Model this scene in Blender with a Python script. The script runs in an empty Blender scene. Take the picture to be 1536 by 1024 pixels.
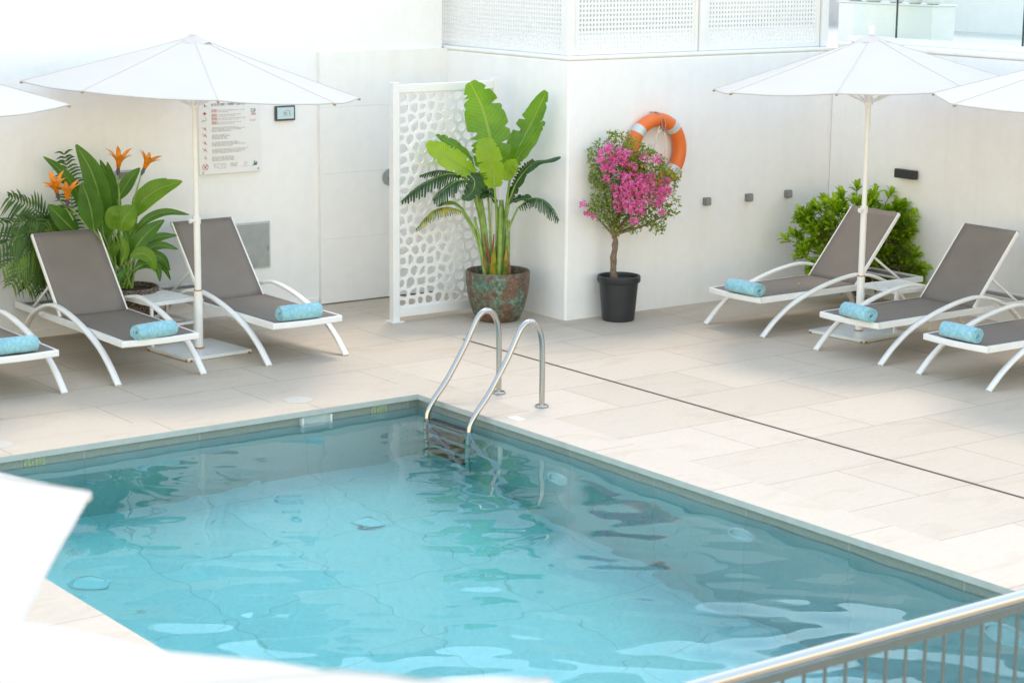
import bpy, bmesh, math, random
from mathutils import Vector, Matrix, noise
V = Vector
R = math.radians
PI = math.pi
scene = bpy.context.scene
C = scene.collection

# ------------------------------------------------------------------ camera
F, PITCH, ROLL, YAW, HC = 3105.12, .19883964, .00963677, .93068717, 3.5
FW = V((math.cos(YAW)*math.cos(PITCH), math.sin(YAW)*math.cos(PITCH), -math.sin(PITCH)))
_r = FW.cross(V((0, 0, 1))).normalized(); _u = _r.cross(FW)
RT = math.cos(ROLL)*_r + math.sin(ROLL)*_u
UP = -math.sin(ROLL)*_r + math.cos(ROLL)*_u
def ray(x, y): return FW + RT*((x-768)/F) - UP*((y-512)/F)
_d = ray(628.2, 589.3)
CAM = -_d*(HC/-_d.z)
def at(x, y, z=0.): d = ray(x, y); return CAM + d*((z-CAM.z)/d.z)
def atx(x, y, X): d = ray(x, y); return CAM + d*((X-CAM.x)/d.x)
def aty(x, y, Y): d = ray(x, y); return CAM + d*((Y-CAM.y)/d.y)
def facing(x, y, c, near=0.):          # a point on the upright plane through c that faces the viewpoint
    n = V((FW.x, FW.y, 0)).normalized(); d = ray(x, y)
    return CAM + d*(((c-n*near)-CAM).dot(n)/d.dot(n))

cd = bpy.data.cameras.new("camera"); cam = bpy.data.objects.new("camera", cd); C.objects.link(cam)
M = Matrix((RT, UP, -FW)).transposed().to_4x4(); M.translation = CAM
cam.matrix_world = M
cd.sensor_width = 36; cd.lens = F/1536*36; cd.clip_end = 500; cd.clip_start = .1
cd.dof.use_dof = True; cd.dof.focus_distance = 16.5; cd.dof.aperture_fstop = 4.0
scene.camera = cam

# ------------------------------------------------------------------ light
SUN_EL, SUN_AZ = 66, 47          # azimuth measured from +X towards +Y
w = bpy.data.worlds.new("World"); scene.world = w; w.use_nodes = True
nt = w.node_tree; nt.nodes.clear()
sky = nt.nodes.new('ShaderNodeTexSky'); sky.sky_type = 'NISHITA'; sky.sun_disc = False
sky.sun_elevation = R(SUN_EL); sky.sun_rotation = R(90-SUN_AZ)
sky.air_density = 2.0; sky.dust_density = 0.2; sky.ozone_density = 1.0
bg = nt.nodes.new('ShaderNodeBackground'); bg.inputs['Strength'].default_value = .15
out = nt.nodes.new('ShaderNodeOutputWorld')
nt.links.new(sky.outputs[0], bg.inputs[0]); nt.links.new(bg.outputs[0], out.inputs[0])
sl = bpy.data.lights.new("sun", 'SUN'); sl.energy = .52; sl.angle = R(14); sl.color = (1, .97, .93)
so = bpy.data.objects.new("sun", sl); C.objects.link(so)
sd = V((math.cos(R(SUN_EL))*math.cos(R(SUN_AZ)), math.cos(R(SUN_EL))*math.sin(R(SUN_AZ)), math.sin(R(SUN_EL))))
so.rotation_euler = sd.to_track_quat('Z', 'Y').to_euler(); so.location = (0, 0, 12)
vs = scene.view_settings
vs.view_transform = 'Standard'; vs.look = 'None'; vs.gamma = 1; vs.use_curve_mapping = False
vs.exposure = 1.55
try:
    vs.use_white_balance = True; vs.white_balance_temperature = 7800; vs.white_balance_tint = 15
except Exception: pass
scene.render.engine = 'CYCLES'
cy = scene.cycles
cy.use_denoising = True; cy.max_bounces = 12; cy.transmission_bounces = 10; cy.transparent_max_bounces = 16
cy.sample_clamp_indirect = 6; cy.caustics_refractive = True; cy.caustics_reflective = False; cy.blur_glossy = .5

# ------------------------------------------------------------------ materials
def mat(name):
    m = bpy.data.materials.new(name); m.use_nodes = True; t = m.node_tree
    return m, t, t.nodes['Principled BSDF'], t.nodes['Material Output']
def node(t, typ, **kw):
    n = t.nodes.new(typ)
    for k, v in kw.items(): setattr(n, k, v)
    return n
def L(t, a, b): t.links.new(a, b)
def rgb(c): return (c[0], c[1], c[2], 1)
def coords(t, kind='Object', scale=(1, 1, 1), loc=(0, 0, 0), rot=(0, 0, 0)):
    tc = node(t, 'ShaderNodeTexCoord'); mp = node(t, 'ShaderNodeMapping')
    mp.inputs['Scale'].default_value = scale; mp.inputs['Location'].default_value = loc; mp.inputs['Rotation'].default_value = rot
    L(t, tc.outputs[kind], mp.inputs[0]); return mp.outputs[0]
def noisen(t, vec, scale, detail=4, rough=.55, dist=0):
    n = node(t, 'ShaderNodeTexNoise'); n.inputs['Scale'].default_value = scale; n.inputs['Detail'].default_value = detail
    n.inputs['Roughness'].default_value = rough; n.inputs['Distortion'].default_value = dist
    if vec is not None: L(t, vec, n.inputs['Vector'])
    return n.outputs['Fac']
def ramp(t, fac, stops):
    n = node(t, 'ShaderNodeValToRGB'); e = n.color_ramp.elements
    while len(e) < len(stops): e.new(.5)
    for i, (p, c) in enumerate(stops): e[i].position = p; e[i].color = rgb(c)
    L(t, fac, n.inputs[0]); return n.outputs[0]
def mixc(t, fac, a, b, mode='MIX'):
    n = node(t, 'ShaderNodeMix', data_type='RGBA', blend_type=mode)
    for s, v in ((0, fac), (6, a), (7, b)):
        if hasattr(v, 'is_linked'): L(t, v, n.inputs[s])
        else: n.inputs[s].default_value = v if s == 0 else rgb(v)
    return n.outputs[2]
def bump(t, b, h, strength, dist=.01):
    n = node(t, 'ShaderNodeBump'); n.inputs['Strength'].default_value = strength; n.inputs['Distance'].default_value = dist
    L(t, h, n.inputs['Height']); L(t, n.outputs[0], b.inputs['Normal'])
def plain(name, c, rough=.5, metal=0, var=.08, scale=20, bmp=0, coat=0):
    m, t, b, o = mat(name); v = coords(t)
    n = noisen(t, v, scale)
    L(t, ramp(t, n, [(.3, [x*(1-var) for x in c]), (.7, [min(1, x*(1+var)) for x in c])]), b.inputs['Base Color'])
    b.inputs['Roughness'].default_value = rough; b.inputs['Metallic'].default_value = metal
    b.inputs['Coat Weight'].default_value = coat
    if bmp: bump(t, b, noisen(t, v, scale*4), bmp, .004)
    return m
def plaster(name, c):
    m, t, b, o = mat(name); v = coords(t)
    a = noisen(t, v, .9, 5, .6, .4); f = noisen(t, v, 9, 5, .65)
    c1 = ramp(t, a, [(.3, [x*.975 for x in c]), (.5, c), (.75, [x*.985 for x in c])])
    c2 = ramp(t, f, [(.35, (.975, .972, .967)), (.6, (1, 1, 1))])
    dr = noisen(t, coords(t, scale=(3, 3, .22)), 2.2, 6, .7)
    c3 = ramp(t, dr, [(.30, (.968, .965, .955)), (.5, (1, 1, 1))])
    L(t, mixc(t, 1., mixc(t, 1., c1, c2, 'MULTIPLY'), c3, 'MULTIPLY'), b.inputs['Base Color'])
    b.inputs['Roughness'].default_value = .85
    bump(t, b, noisen(t, v, 14, 6, .6), .12, .01)
    return m
def deckmat(name, bw, rh, off, loc, rotz=0.):
    m, t, b, o = mat(name)
    v = coords(t, loc=loc, rot=(0, 0, rotz))
    br = node(t, 'ShaderNodeTexBrick', offset=off, offset_frequency=2, squash=1)
    L(t, v, br.inputs['Vector'])
    br.inputs['Color1'].default_value = (.55, .463, .37, 1); br.inputs['Color2'].default_value = (.61, .517, .42, 1)
    br.inputs['Mortar'].default_value = (.22, .185, .155, 1)
    br.inputs['Scale'].default_value = 1; br.inputs['Mortar Size'].default_value = .0030; br.inputs['Mortar Smooth'].default_value = .25
    br.inputs['Brick Width'].default_value = bw; br.inputs['Row Height'].default_value = rh; br.inputs['Bias'].default_value = .05
    v2 = coords(t, scale=(1.0, 2.6, 1), rot=(0, 0, .35))
    cl = noisen(t, v2, 1.7, 7, .62, .9)
    c = mixc(t, 1., br.outputs['Color'], ramp(t, cl, [(.28, (.90, .865, .83)), (.5, (1, .985, .97)), (.72, (.955, .955, .955))]), 'MULTIPLY')
    v3 = coords(t); fine = noisen(t, v3, 26, 6, .7)
    c = mixc(t, 1., c, ramp(t, fine, [(.3, (.94, .93, .92)), (.55, (1, 1, 1))]), 'MULTIPLY')
    L(t, c, b.inputs['Base Color']); b.inputs['Roughness'].default_value = .62
    b.inputs['Specular IOR Level'].default_value = .3
    bump(t, b, fine, .05, .003)
    return m
def pooltile(name, vert, base=None):
    m, t, b, o = mat(name)
    tc = node(t, 'ShaderNodeTexCoord'); sp = node(t, 'ShaderNodeSeparateXYZ'); L(t, tc.outputs['Object'], sp.inputs[0])
    cb = node(t, 'ShaderNodeCombineXYZ')
    if vert == 'x': L(t, sp.outputs[0], cb.inputs[0]); L(t, sp.outputs[2], cb.inputs[1])
    elif vert == 'y': L(t, sp.outputs[1], cb.inputs[0]); L(t, sp.outputs[2], cb.inputs[1])
    else: L(t, sp.outputs[0], cb.inputs[0]); L(t, sp.outputs[1], cb.inputs[1])
    br = node(t, 'ShaderNodeTexBrick', offset=0.0)
    mp = node(t, 'ShaderNodeMapping'); mp.inputs['Location'].default_value = (.1, 4.04, 0) if vert else (.98, .25, 0)
    L(t, cb.outputs[0], mp.inputs[0]); L(t, mp.outputs[0], br.inputs['Vector'])
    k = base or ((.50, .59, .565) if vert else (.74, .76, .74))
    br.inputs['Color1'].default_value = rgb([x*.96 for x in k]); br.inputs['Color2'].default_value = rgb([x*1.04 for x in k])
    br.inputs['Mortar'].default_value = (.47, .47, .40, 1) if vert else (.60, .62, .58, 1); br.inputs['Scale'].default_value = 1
    br.inputs['Mortar Size'].default_value = .004 if vert else .006; br.inputs['Mortar Smooth'].default_value = .2
    br.inputs['Brick Width'].default_value = .885; br.inputs['Row Height'].default_value = 4.0 if vert else .885
    v = coords(t); n = noisen(t, v, 30, 6, .7)
    c = mixc(t, 1., br.outputs['Color'], ramp(t, n, [(.3, (.86, .87, .86)), (.65, (1, 1, 1))]), 'MULTIPLY')
    L(t, c, b.inputs['Base Color']); b.inputs['Roughness'].default_value = .5
    return m
def leafmat(name, c1, c2, rib=(.28, .42, .12), trans=.35, tcol=None, veins=60., rough=.38, yellow=None):
    """blade: UV u runs 0..1 across (0.5 = midrib), v from base to tip"""
    m, t, b, o = mat(name)
    uv = node(t, 'ShaderNodeTexCoord'); sp = node(t, 'ShaderNodeSeparateXYZ'); L(t, uv.outputs['UV'], sp.inputs[0])
    geo = node(t, 'ShaderNodeNewGeometry')
    n = noisen(t, coords(t), 6, 3)
    ad = node(t, 'ShaderNodeMath', operation='ADD'); L(t, n, ad.inputs[0])
    ml = node(t, 'ShaderNodeMath', operation='MULTIPLY'); L(t, geo.outputs['Random Per Island'], ml.inputs[0]); ml.inputs[1].default_value = .6
    L(t, ml.outputs[0], ad.inputs[1])
    c = ramp(t, ad.outputs[0], [(.45, c1), (1.05, c2)]) if False else ramp(t, ad.outputs[0], [(.42, c1), (.98, c2)])
    # midrib
    sb = node(t, 'ShaderNodeMath', operation='SUBTRACT'); L(t, sp.outputs[0], sb.inputs[0]); sb.inputs[1].default_value = .5
    ab = node(t, 'ShaderNodeMath', operation='ABSOLUTE'); L(t, sb.outputs[0], ab.inputs[0])
    rf = ramp(t, ab.outputs[0], [(.015, (1, 1, 1)), (.04, (0, 0, 0))])
    # side veins slanting to the tip
    vm = node(t, 'ShaderNodeMath', operation='MULTIPLY_ADD'); L(t, ab.outputs[0], vm.inputs[0]); vm.inputs[1].default_value = -.25; L(t, sp.outputs[1], vm.inputs[2])
    vs_ = node(t, 'ShaderNodeMath', operation='MULTIPLY'); L(t, vm.outputs[0], vs_.inputs[0]); vs_.inputs[1].default_value = veins*6.28
    sn = node(t, 'ShaderNodeMath', operation='SINE'); L(t, vs_.outputs[0], sn.inputs[0])
    vr = ramp(t, sn.outputs[0], [(.0, (.87, .88, .85)), (.8, (1.0, 1.0, 1.0))])
    c = mixc(t, 1., c, vr, 'MULTIPLY')
    if yellow:
        yn = noisen(t, coords(t, loc=(3, 1, 2)), 9, 3)
        c = mixc(t, ramp(t, yn, [(.42, (0, 0, 0)), (.58, (1, 1, 1))]), c, yellow)
    c = mixc(t, rf, c, rib)
    L(t, c, b.inputs['Base Color']); b.inputs['Roughness'].default_value = rough; b.inputs['Specular IOR Level'].default_value = .4
    tr = node(t, 'ShaderNodeBsdfTranslucent')
    tc = mixc(t, 1., c, tcol or (1.5, 1.6, .55), 'MULTIPLY')
    L(t, tc, tr.inputs['Color'])
    mx = node(t, 'ShaderNodeMixShader'); mx.inputs[0].default_value = trans
    L(t, b.outputs[0], mx.inputs[1]); L(t, tr.outputs[0], mx.inputs[2]); L(t, mx.outputs[0], o.inputs['Surface'])
    return m

M_wall = plaster('plaster_white', (.885, .89, .90))
M_ledge = plaster('plaster_ledge', (.88, .87, .84))
M_panel = plaster('shower_stone', (.87, .87, .865))
M_deckA = deckmat('limestone_tiles', 1.13, .735, .43, (-.34, 4.18, 0))
M_deckB = deckmat('limestone_tiles_back', 1.13, .62, .37, (1.80, -.335, 0))
M_copeX = deckmat('coping_stone', 1.2, 2.0, 0, (2.08, .5, 0))
M_copeY = deckmat('coping_stone_side', 1.2, 2.0, 0, (5.06+1.2, .7, 0), R(90))
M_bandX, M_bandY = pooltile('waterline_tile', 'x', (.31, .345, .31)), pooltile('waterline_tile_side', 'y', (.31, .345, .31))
M_tileX, M_tileY, M_tileF = pooltile('pool_tile', 'x'), pooltile('pool_tile_side', 'y'), pooltile('pool_tile_floor', '')
M_white = plain('white_metal', (.83, .825, .815), .38, 0, .03, 9)
M_whitecool = plain('white_lacquer', (.80, .81, .81), .35, 0, .02, 9)
M_dark = plain('black_plastic', (.028, .03, .033), .45)
M_grey = plain('grey_box', (.20, .21, .205), .4)
M_orange = plain('orange_shell', (.83, .17, .03), .42, 0, .05, 5)
M_band = plain('reflective_band', (.62, .64, .64), .35, .3)
M_rope = plain('rope', (.75, .72, .66), .8)
M_soil = plain('soil', (.045, .03, .02), .95, 0, .4, 40, .6)
M_blackpot = plain('black_pot', (.022, .025, .029), .42, 0, .15, 12)
M_hatch = plain('brushed_grey', (.36, .40, .41), .45, .55, .14, 6)
M_chrome = plain('chrome', (.72, .72, .72), .18, 1, .04)
M_slot = plain('drain_slot', (.10, .07, .05), .8)
M_rust = plain('rust', (.42, .19, .05), .8, 0, .4, 30)
M_tip = plain('tan_tip', (.40, .26, .15), .6)
M_bark = plain('bark', (.20, .145, .105), .9, 0, .45, 45, .8)
M_stem = plain('green_stem', (.20, .33, .07), .45, 0, .3, 14)
M_sheath = plain('brown_sheath', (.23, .12, .045), .6, 0, .55, 9)
M_red = plain('red_shoot', (.26, .04, .04), .5)
M_tread = plain('ladder_tread', (.035, .03, .032), .5)
M_lamp = plain('white_lens', (.86, .88, .86), .3, 0, .02)
M_skim = plain('white_plastic', (.74, .78, .76), .35)
M_yel = plain('yellow_green_mosaic', (.40, .46, .30), .35, 0, .3, 60)
M_ivory = plain('ivory_plastic', (.55, .505, .43), .5, 0, .03)
M_cush = plain('cushion', (.78, .80, .79), .8, 0, .03)
M_sign = plain('sign_white', (.80, .81, .82), .3, 0, .015)
M_ink = plain('ink_grey', (.20, .20, .21), .6)
M_inkl = plain('ink_light', (.38, .39, .41), .6)
M_inkr = plain('ink_red', (.62, .10, .12), .6)
M_inkg = plain('ink_green', (.03, .20, .16), .6)
M_frame = plain('navy_frame', (.045, .06, .085), .4)
M_lcd = plain('lcd', (.52, .68, .70), .2, 0, .03)
M_orange_pet = plain('orange_petal', (.88, .28, .02), .45, 0, .22, 14)
M_bract = plain('purple_bract', (.10, .07, .10), .5)
M_bractg = plain('teal_bract', (.06, .13, .12), .5)

def steel():
    m, t, b, o = mat('stainless_steel')
    v = coords(t, scale=(1, 1, 1)); n = noisen(t, v, 40, 4)
    b.inputs['Base Color'].default_value = (.50, .48, .46, 1); b.inputs['Metallic'].default_value = 1
    b.inputs['Roughness'].default_value = .2
    return m
M_steel = steel()
M_bar = plain('brushed_bars', (.13, .165, .165), .4, .25, .05)
def sling():
    m, t, b, o = mat('taupe_sling'); v = coords(t)
    w1 = node(t, 'ShaderNodeTexWave', wave_type='BANDS', bands_direction='X'); w1.inputs['Scale'].default_value = 90; L(t, v, w1.inputs['Vector'])
    w2 = node(t, 'ShaderNodeTexWave', wave_type='BANDS', bands_direction='Y'); w2.inputs['Scale'].default_value = 90; L(t, v, w2.inputs['Vector'])
    wv = mixc(t, .5, w1.outputs['Color'], w2.outputs['Color'])
    n = noisen(t, v, 5, 5)
    c = mixc(t, 1., ramp(t, wv, [(.2, (.19, .163, .143)), (.8, (.24, .207, .183))]), ramp(t, n, [(.3, (.93, .93, .93)), (.7, (1.04, 1.03, 1.03))]), 'MULTIPLY')
    L(t, c, b.inputs['Base Color']); b.inputs['Roughness'].default_value = .6
    tr = node(t, 'ShaderNodeBsdfTransparent'); mx = node(t, 'ShaderNodeMixShader'); mx.inputs[0].default_value = .07
    L(t, b.outputs[0], mx.inputs[1]); L(t, tr.outputs[0], mx.inputs[2]); L(t, mx.outputs[0], o.inputs['Surface'])
    return m
M_sling = sling()
def canopy_mat():
    m, t, b, o = mat('white_canopy'); v = coords(t)
    n = noisen(t, v, 3.0, 5, .6); f = noisen(t, v, 160, 2)
    L(t, ramp(t, n, [(.3, (.635, .61, .575)), (.7, (.67, .645, .61))]), b.inputs['Base Color']); b.inputs['Roughness'].default_value = .85
    bump(t, b, f, .1, .002)
    tr = node(t, 'ShaderNodeBsdfTranslucent'); tr.inputs['Color'].default_value = (.8, .79, .77, 1)
    mx = node(t, 'ShaderNodeMixShader'); mx.inputs[0].default_value = .3
    L(t, b.outputs[0], mx.inputs[1]); L(t, tr.outputs[0], mx.inputs[2]); L(t, mx.outputs[0], o.inputs['Surface'])
    return m
M_canopy = canopy_mat()
def towel_mat():
    m, t, b, o = mat('blue_terry'); v = coords(t, scale=(1, 1, 1))
    vo = node(t, 'ShaderNodeTexVoronoi', feature='DISTANCE_TO_EDGE'); vo.inputs['Scale'].default_value = 17
    nv = node(t, 'ShaderNodeTexNoise'); nv.inputs['Scale'].default_value = 9; L(t, v, nv.inputs['Vector'])
    mv = node(t, 'ShaderNodeMix', data_type='VECTOR'); mv.inputs[0].default_value = .12; L(t, v, mv.inputs[4]); L(t, nv.outputs['Color'], mv.inputs[5])
    L(t, mv.outputs[1], vo.inputs['Vector'])
    c = ramp(t, vo.outputs['Distance'], [(.02, (.22, .52, .61)), (.09, (.26, .56, .65)), (.2, (.29, .60, .68))])
    n = noisen(t, v, 5, 4)
    c = mixc(t, 1., c, ramp(t, n, [(.3, (.85, .9, .93)), (.7, (1.1, 1.06, 1.03))]), 'MULTIPLY')
    L(t, c, b.inputs['Base Color']); b.inputs['Roughness'].default_value = .95
    b.inputs['Sheen Weight'].default_value = .3
    h = mixc(t, .35, ramp(t, vo.outputs['Distance'], [(.0, (0, 0, 0)), (.12, (1, 1, 1))]), noisen(t, v, 170, 3))
    bump(t, b, h, .55, .006)
    return m
M_towel = towel_mat()
def verdigris():
    m, t, b, o = mat('verdigris_glaze'); v = coords(t)
    n1 = noisen(t, v, 7, 6, .7, .6); n2 = noisen(t, v, 24, 6, .75)
    vo = node(t, 'ShaderNodeTexVoronoi'); vo.inputs['Scale'].default_value = 26; L(t, v, vo.inputs['Vector'])
    br = ramp(t, n2, [(.25, (.05, .028, .02)), (.5, (.15, .075, .05)), (.75, (.25, .17, .11))])
    gr = ramp(t, n2, [(.25, (.018, .05, .04)), (.5, (.07, .15, .11)), (.62, (.20, .34, .25)), (.8, (.32, .31, .16))])
    c = mixc(t, ramp(t, n1, [(.46, (0, 0, 0)), (.60, (1, 1, 1))]), br, gr)
    c = mixc(t, ramp(t, vo.outputs['Distance'], [(.10, (.75, .75, .75)), (.3, (0, 0, 0))]), c, (.12, .25, .19))
    L(t, c, b.inputs['Base Color']); b.inputs['Roughness'].default_value = .55
    bump(t, b, n2, .5, .01)
    return m
M_verd = verdigris()
def wicker():
    m, t, b, o = mat('brown_wicker'); v = coords(t)
    ck = node(t, 'ShaderNodeTexVoronoi'); ck.inputs['Scale'].default_value = 60; L(t, v, ck.inputs['Vector'])
    c = ramp(t, ck.outputs['Distance'], [(.1, (.30, .22, .16)), (.5, (.14, .095, .07)), (.8, (.05, .035, .03))])
    L(t, c, b.inputs['Base Color']); b.inputs['Roughness'].default_value = .8
    bump(t, b, ck.outputs['Distance'], -.8, .01)
    return m
M_wicker = wicker()
def glassm(name, tint=(.935, .98, .965), fres=.09):
    m, t, b, o = mat(name)
    tr = node(t, 'ShaderNodeBsdfTransparent'); tr.inputs['Color'].default_value = rgb(tint)
    gl = node(t, 'ShaderNodeBsdfGlossy'); gl.inputs['Roughness'].default_value = .02; gl.inputs['Color'].default_value = (.95, 1, .98, 1)
    lw = node(t, 'ShaderNodeLayerWeight'); pw = node(t, 'ShaderNodeMath', operation='POWER'); L(t, lw.outputs['Facing'], pw.inputs[0]); pw.inputs[1].default_value = 4
    fr = node(t, 'ShaderNodeMath', operation='MULTIPLY_ADD'); L(t, pw.outputs[0], fr.inputs[0]); fr.inputs[1].default_value = .9; fr.inputs[2].default_value = .04
    mx = node(t, 'ShaderNodeMixShader'); L(t, fr.outputs[0], mx.inputs[0]); L(t, tr.outputs[0], mx.inputs[1]); L(t, gl.outputs[0], mx.inputs[2])
    L(t, mx.outputs[0], o.inputs['Surface']); return m
M_glass = glassm('green_glass')
M_glassedge = plain('glass_edge', (.03, .085, .08), .15)
def water_mat():
    m, t, b, o = mat('pool_water'); t.nodes.remove(b)
    g = node(t, 'ShaderNodeBsdfGlass'); g.inputs['IOR'].default_value = 1.333; g.inputs['Roughness'].default_value = 0
    g.inputs['Color'].default_value = (1, 1, 1, 1)
    va = node(t, 'ShaderNodeVolumeAbsorption'); va.inputs['Color'].default_value = (.16, .90, .935, 1); va.inputs['Density'].default_value = .55
    L(t, g.outputs[0], o.inputs['Surface']); L(t, va.outputs[0], o.inputs['Volume']); return m
M_water = water_mat()
M_ban = leafmat('banana_leaf', (.05, .16, .018), (.16, .33, .045), (.30, .42, .10), .45, None, 26)
M_banlime = leafmat('lime_leaf', (.24, .42, .03), (.36, .52, .05), (.36, .46, .08), .5, None, 24)
M_bandark = leafmat('dark_leaf', (.010, .045, .012), (.035, .10, .025), (.12, .2, .05), .2, None, 20)
M_banyel = leafmat('yellowing_leaf', (.06, .14, .02), (.12, .2, .03), (.35, .38, .08), .3, None, 20, .5, (.42, .33, .03))
M_bop = leafmat('paddle_leaf', (.035, .12, .018), (.085, .22, .03), (.22, .36, .09), .35, None, 22)
M_boplight = leafmat('pale_paddle_leaf', (.10, .25, .02), (.19, .36, .04), (.26, .40, .10), .45, None, 20)
M_palm = leafmat('palm_leaf', (.015, .06, .014), (.07, .16, .03), (.1, .2, .05), .25, None, 1)
M_palmlt = leafmat('pale_palm_leaf', (.05, .13, .02), (.14, .25, .04), (.2, .3, .05), .3, None, 1)
M_bush = leafmat('bush_leaf', (.12, .27, .015), (.40, .56, .05), (.2, .34, .05), .4, None, 8, .3)
M_smallleaf = leafmat('small_leaf', (.08, .15, .02), (.28, .36, .07), (.2, .25, .06), .35, None, 1, .5)
M_pink = leafmat('pink_blossom', (.85, .06, .40), (.97, .32, .66), (.9, .3, .6), .4, (1.1, .9, 1.0), 1, .5)

# ------------------------------------------------------------------ mesh helpers
class MB:
    def __init__(s): s.v = []; s.f = []; s.uv = []; s.mi = []; s.m = 0
    def add(s, vs, fs, uvs=None):
        o = len(s.v); s.v += [tuple(p) for p in vs]
        for i, f in enumerate(fs):
            s.f.append(tuple(o+k for k in f)); s.uv.append(uvs[i] if uvs else None); s.mi.append(s.m)
    def box(s, c, d, rz=0, mtx=None):
        c = V(c); h = V(d)/2
        vs = [V((x*h.x, y*h.y, z*h.z)) for x in (-1, 1) for y in (-1, 1) for z in (-1, 1)]
        m = mtx or Matrix.Rotation(rz, 3, 'Z')
        s.add([c+m@p for p in vs], [(0, 1, 3, 2), (4, 6, 7, 5), (0, 4, 5, 1), (2, 3, 7, 6), (0, 2, 6, 4), (1, 5, 7, 3)])
    def tube(s, pts, r, n=10, caps=True, closed=False):
        pts = [V(p) for p in pts]; k = len(pts); rs = r if isinstance(r, (list, tuple)) else [r]*k
        T = []
        for i in range(k):
            a = pts[(i-1) % k] if (closed or i) else pts[i]; b = pts[(i+1) % k] if (closed or i < k-1) else pts[i]
            T.append((b-a).normalized())
        nrm = T[0].orthogonal().normalized(); vs = []
        for i in range(k):
            nrm = (nrm-T[i]*nrm.dot(T[i])).normalized(); bn = T[i].cross(nrm)
            vs += [pts[i]+(nrm*math.cos(2*PI*j/n)+bn*math.sin(2*PI*j/n))*rs[i] for j in range(n)]
        fs = []
        for i in range(k if closed else k-1):
            for j in range(n):
                a, b = i*n+j, i*n+(j+1) % n; c, d = ((i+1) % k)*n+(j+1) % n, ((i+1) % k)*n+j
                fs.append((a, b, c, d))
        if caps and not closed: fs += [tuple(range(n))[::-1], tuple((k-1)*n+j for j in range(n))]
        s.add(vs, fs)
    def cyl(s, a, b, r, n=16, r2=None): s.tube([a, b], [r, r if r2 is None else r2], n)
    def lathe(s, prof, n=32, c=(0, 0, 0), axis='Z', cap0=False, cap1=False):
        c = V(c); vs = []
        for (r, z) in prof:
            for j in range(n):
                a = 2*PI*j/n; p = V((r*math.cos(a), r*math.sin(a), z))
                if axis == 'Y': p = V((p.x, -p.z, p.y))
                if axis == 'X': p = V((-p.z, p.x, p.y))
                vs.append(c+p)
        fs = [(i*n+j, i*n+(j+1) % n, (i+1)*n+(j+1) % n, (i+1)*n+j) for i in range(len(prof)-1) for j in range(n)]
        if cap0: fs.append(tuple(range(n))[::-1])
        if cap1: fs.append(tuple((len(prof)-1)*n+j for j in range(n)))
        s.add(vs, fs)
    def sweep(s, pts, lat, wd, th):       # flat bar: wd along lat, th across
        pts = [V(p) for p in pts]; lat = V(lat); k = len(pts); vs = []
        for i in range(k):
            T = (pts[min(i+1, k-1)]-pts[max(i-1, 0)]).normalized(); n = T.cross(lat).normalized()
            c = .22*min(wd, th)
            for a, b in ((-1, -1), (1, -1), (1, 1), (-1, 1)):
                for (e, g) in (((0, c) if a*b > 0 else (c, 0)), ((c, 0) if a*b > 0 else (0, c))):
                    vs.append(pts[i]+lat*(a*(wd/2-e))+n*(b*(th/2-g)))
        fs = [(i*8+j, i*8+(j+1) % 8, (i+1)*8+(j+1) % 8, (i+1)*8+j) for i in range(k-1) for j in range(8)]
        fs += [tuple(range(8))[::-1], tuple((k-1)*8+j for j in range(8))]
        s.add(vs, fs)
    def blade(s, pts, width, nrm, fold=.15, prof=None, ns=9, rip=0., rng=random, cols=(-1, -.5, 0, .5, 1), curl=0., jag=0.):
        """leaf blade along a spine (3-4 control points), width in metres"""
        P = bez(pts, ns); k = len(P); vs = []; nrm = V(nrm); ph = rng.random()*9
        prof = prof or (lambda t: math.sin(PI*min(1, t*.97+.03)**.8)**.75)
        for i in range(k):
            t = i/(k-1); T = (P[min(i+1, k-1)]-P[max(i-1, 0)]).normalized()
            sd_ = T.cross(nrm).normalized(); n = sd_.cross(T).normalized(); wv = width*.5*prof(t)
            cut = (1-jag*rng.random()**11, 1-jag*rng.random()**11) if 1 < i < k-2 else (1, 1)
            for c in cols:
                if abs(c) > .45: c = c*(1+(cut[c > 0]-1)*(abs(c)-.45)/.55)
                z = fold*abs(c)*wv - curl*c*c*wv + rip*width*math.sin(ph+t*23+c*2)*abs(c)
                vs.append(P[i]+sd_*(c*wv)+n*z)
        m = len(cols); fs = []; uv = []
        for i in range(k-1):
            for j in range(m-1):
                fs.append((i*m+j, i*m+j+1, (i+1)*m+j+1, (i+1)*m+j))
                u0, u1 = (cols[j]+1)/2, (cols[j+1]+1)/2; v0, v1 = i/(k-1), (i+1)/(k-1)
                uv.append([(u0, v0), (u1, v0), (u1, v1), (u0, v1)])
        s.add(vs, fs, uv)
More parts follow.
